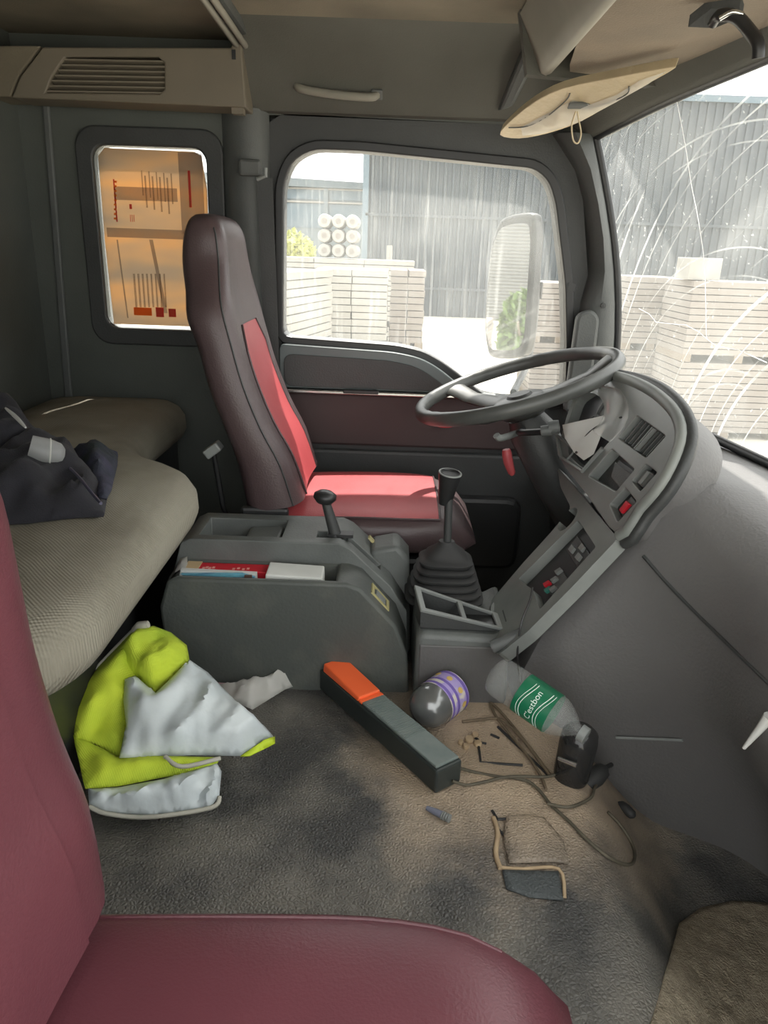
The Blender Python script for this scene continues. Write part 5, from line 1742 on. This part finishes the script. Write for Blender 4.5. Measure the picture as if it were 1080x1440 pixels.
slab_stack('slab stack turned at an angle beside the door pillar', xa - 0.25, 8.2, 0.62, 1.6, 2, 11, rot=-0.22, nx=1)
xa, xb = sx(372, 13.5), sx(582, 13.5)
slab_stack('far slab stack behind the two-column stack, below white rolls', xa, 13.5, xb - xa, 1.3, 2, 12, nx=3, th=0.085)
def wx_(u, y):
    return at(u, 450, y=y).x
xa, xb = wx_(880, 11.6), wx_(960, 11.6)
slab_stack('pinkish grey slab stack behind the windshield next to the pillar', xa, 11.6, xb - xa, 1.3, 2, 11, mt=m_slab2, nx=1)
xa, xb = wx_(968, 10.4), wx_(1130, 10.4)
slab_stack('wide slab stack behind the windshield carrying a white block', xa, 10.4, xb - xa, 1.1, 2, 11, mt=m_slab2, nx=1)
a, b = at(972, 362, y=10.5), at(1012, 395, y=10.5)
zt2 = ZG + 2 * (0.1 + 11 * 0.089)
o = tag(MB().box((a.x, 10.5, zt2), (b.x, 11.0, a.z)).build('white_block', m_sky_white, None, bevel=0.01, origin=(a.x, 10.5, zt2)), 'upright white block standing on the wide slab stack', 'block')
slab_stack('pale slab stack seen through windshield beyond the wide stack', wx_(1085, 12) + 0.9, 12.4, 1.8, 1.3, 2, 11, nx=1)
xa, xb = wx_(752, 13), wx_(800, 13)
slab_stack('slab stack showing behind the side mirror next to pillar', xa, 13.0, xb - xa + 0.3, 1.3, 2, 10, mt=m_slab2, nx=1)
slab_stack('slab stack reflected in the side mirror behind the truck', -10.5, 3.75, 1.2, 1.2, 1, 14, nx=1, mt=m_slab2)
# ---- white rolls on the far stack
rl0 = at(446, 296, y=13.6)
ztop3 = ZG + 2 * (0.1 + 12 * 0.085)
rr = 0.118
for i in range(3):
    for j in range(3):
        cx = at(456, 320, y=13.6).x + 0.24 * i
        zc2 = ztop3 + rr + 0.003 + j * rr * 2.02
        t = empty('white_roll', (cx, 13.6, ztop3), 'white wrapped cylinder bundled on top of the far slab stack', 'roll', 'white rolls on the far slab stack')
        MB().lathe([(0, 0), (rr * 0.85, 0.0), (rr * .97, 0.05), (rr, 0.1), (rr, 0.7), (rr * .97, 0.75), (rr * .85, 0.8), (0, 0.8)], (cx, 13.6, zc2), (0, 1, 0), 20).build('roll_body', m_sky_white, t, smooth=40)
        MB().lathe([(rr * .3, -0.004), (rr * .42, -0.004), (rr * .42, 0.01), (rr * .3, 0.01)], (cx, 13.6, zc2), (0, 1, 0), 16).build('end_ring', m_slab2, t)
# ---- bush
m_leaf = mat('yellow_green_leaf', srgb(168, 166, 84), 0.7, srgb(132, 146, 70), 0.8, 0.9)
m_leaf2 = mat('mid_green_leaf', srgb(96, 120, 58), 0.7, srgb(70, 96, 48), 1.2, 0.9)
def bush(label, c, rx, rz, n, seed, lm=None):
    rnd = random.Random(seed)
    t = empty('bush', (c[0], c[1], ZG), label, 'bush', 'bushes in the yard')
    mb = MB()
    for _ in range(n):
        while True:
            p = V((rnd.uniform(-1, 1), rnd.uniform(-1, 1), rnd.uniform(-1, 1)))
            if 0.35 < p.length < 1:
                break
        q = V((c[0] + p.x * rx, c[1] + p.y * rx, c[2] + p.z * rz))
        a = V((rnd.uniform(-1, 1), rnd.uniform(-1, 1), rnd.uniform(-1, 1))).normalized()
        b = a.orthogonal().normalized()
        s = rnd.uniform(0.07, 0.15)
        mb.add([q - a * s, q + b * s * 0.5, q + a * s, q - b * s * 0.5], [(0, 1, 2, 3)])
    f = mb.build('foliage', lm or m_leaf, t)
    f['kind'] = 'stuff'
    mb = MB()
    for k in range(5):
        mb.tube([V((c[0] + 0.1 * (k - 2), c[1], ZG)), V((c[0] + 0.15 * (k - 2), c[1], c[2] - 0.3 * rz)), V((c[0] + 0.3 * (k - 2), c[1] + 0.1, c[2] + 0.3 * rz))], [0.05, 0.04, 0.02], 6)
    mb.build('stem', m_pallet, t)
    return t
bc = at(420, 325, y=24)
bush('yellow-green bush beside the white rolls', (bc.x - 0.2, 24, 0.2), 0.9, 1.5, 2600, 1)
bush('green bush reflected in the side mirror', (-13.0, 3.35, -0.35), 0.55, 0.9, 1500, 2, m_leaf2)

# ---- grey warehouse, far left
m_wh = mat('warehouse_grey', srgb(112, 122, 126), 0.7, srgb(100, 110, 116), 0.5, 0.8)
m_whd = mat('warehouse_band', srgb(92, 108, 118), 0.6)
wh = empty('warehouse', (-8, 46, ZG), 'long low grey warehouse with pale horizontal stripes', 'building')
yw = 46.0
def wz_(v, u=480):
    return at(u, v, y=yw).z
xl, xr = -22.0, at(560, 300, y=yw).x
MB().box((xl, yw, ZG), (xr, yw + 12, wz_(262))).build('wall', m_wh, wh)
MB().prism([(xl, yw - 0.4, wz_(262)), (xr, yw - 0.4, wz_(266)), (xr, yw - 0.4, wz_(258)), ((xl + xr) / 2 - 2, yw - 0.4, wz_(248)), (xl, yw - 0.4, wz_(252))], (0, 12, 0)).build('roof', m_wh, wh)
for v0, v1, mt in ((268, 282, m_whd), (288, 322, m_whd)):
    MB().box((xl, yw - 0.06, wz_(v1)), (xr, yw, wz_(v0))).build('dark_band', mt, wh)
for v0 in (284.5, 266):
    MB().box((xl, yw - 0.15, wz_(v0 + 2.2)), (xr, yw, wz_(v0))).build('pale_stripe', m_sky_white, wh)
for k in range(8):
    x = xl + (xr - xl) * (k + 0.5) / 8
    MB().box((x - 0.12, yw - 0.2, ZG), (x + 0.12, yw, wz_(264))).build('column', m_wh, wh)

# ---- big dark corrugated shed
m_shed = mat('dark_corrugated', srgb(62, 70, 76), 0.6, srgb(74, 80, 86), 0.4, 0.8)
m_shed2 = mat('dark_open_bay', srgb(52, 58, 62), 0.7, srgb(66, 70, 72), 0.5, 0.8)
sdh = empty('dark_shed', (10, 30, ZG), 'tall dark corrugated shed wall beyond the slab stacks', 'building')
ysh = 30.0
xs0 = at(514, 300, y=ysh).x
ztop_s = at(1040, 141, y=ysh).z
nrib = 150
rows = []
xx = xs0
pts = []
wrib = 0.30
k = 0
while xx < xs0 + 42:
    pts += [(xx, 0.0), (xx + wrib * .55, 0.0), (xx + wrib * .62, -0.07), (xx + wrib * .93, -0.07)]
    xx += wrib
mb = MB()
mb.grid([[V((x, ysh + d, ZG)) for x, d in pts], [V((x, ysh + d, ztop_s)) for x, d in pts]])
mb.build('corrugated_sheet', m_shed, sdh)
MB().box((xs0, ysh + 0.02, ZG), (xs0 + 42, ysh + 14, ztop_s - 0.05)).build('shed_body', m_shed2, sdh)
MB().box((xs0 - 0.1, ysh - 0.15, ztop_s - 0.1), (xs0 + 42, ysh + 14.2, ztop_s + 0.12)).build('roof_edge', m_whd, sdh)
MB().box((xs0 - 0.12, ysh - 0.12, ZG), (xs0 + 0.10, ysh + 0.1, ztop_s)).build('corner_flashing', m_whd, sdh)
for z_ in (1.0, 3.6):
    MB().box((xs0, ysh - 0.12, ZG + z_), (xs0 + 42, ysh - 0.07, ZG + z_ + 0.10)).build('rail', m_shed, sdh)
# ---- thin white post and far fence rail
a = at(548, 345, y=16)
o = tag(MB().tube([(a.x, 16, ZG), (a.x, 16, a.z)], 0.06, 10).build('white_post', m_sky_white, None, smooth=60, origin=(a.x, 16, ZG)), 'thin white post standing behind the slab stacks', 'post')
# ---- pale fence behind the truck (seen in the side mirror)
fz = empty('corrugated_fence', (-26, 4, ZG), 'pale corrugated fence behind the truck reflected in the side mirror', 'fence')
rows = [[], []]
for k in range(60):
    for dx_, z_ in ((0, 0), (0.08, 0.1)):
        pass
pr = []
for k in range(40):
    pr += [(0.0, k * 0.12), (0.06, k * 0.12 + 0.06)]
MB().grid([[V((-26 + d, y, ZG + z_)) for d, z_ in pr] for y in (-6, 24)]).build('fence_sheet', mat('fence_grey', srgb(110, 112, 110), 0.7), fz)
for y in (-6, 4, 14, 24):
    MB().box((-26.2, y - 0.1, ZG), (-26.0, y + 0.1, ZG + 4.9)).build('post', m_pallet, fz)
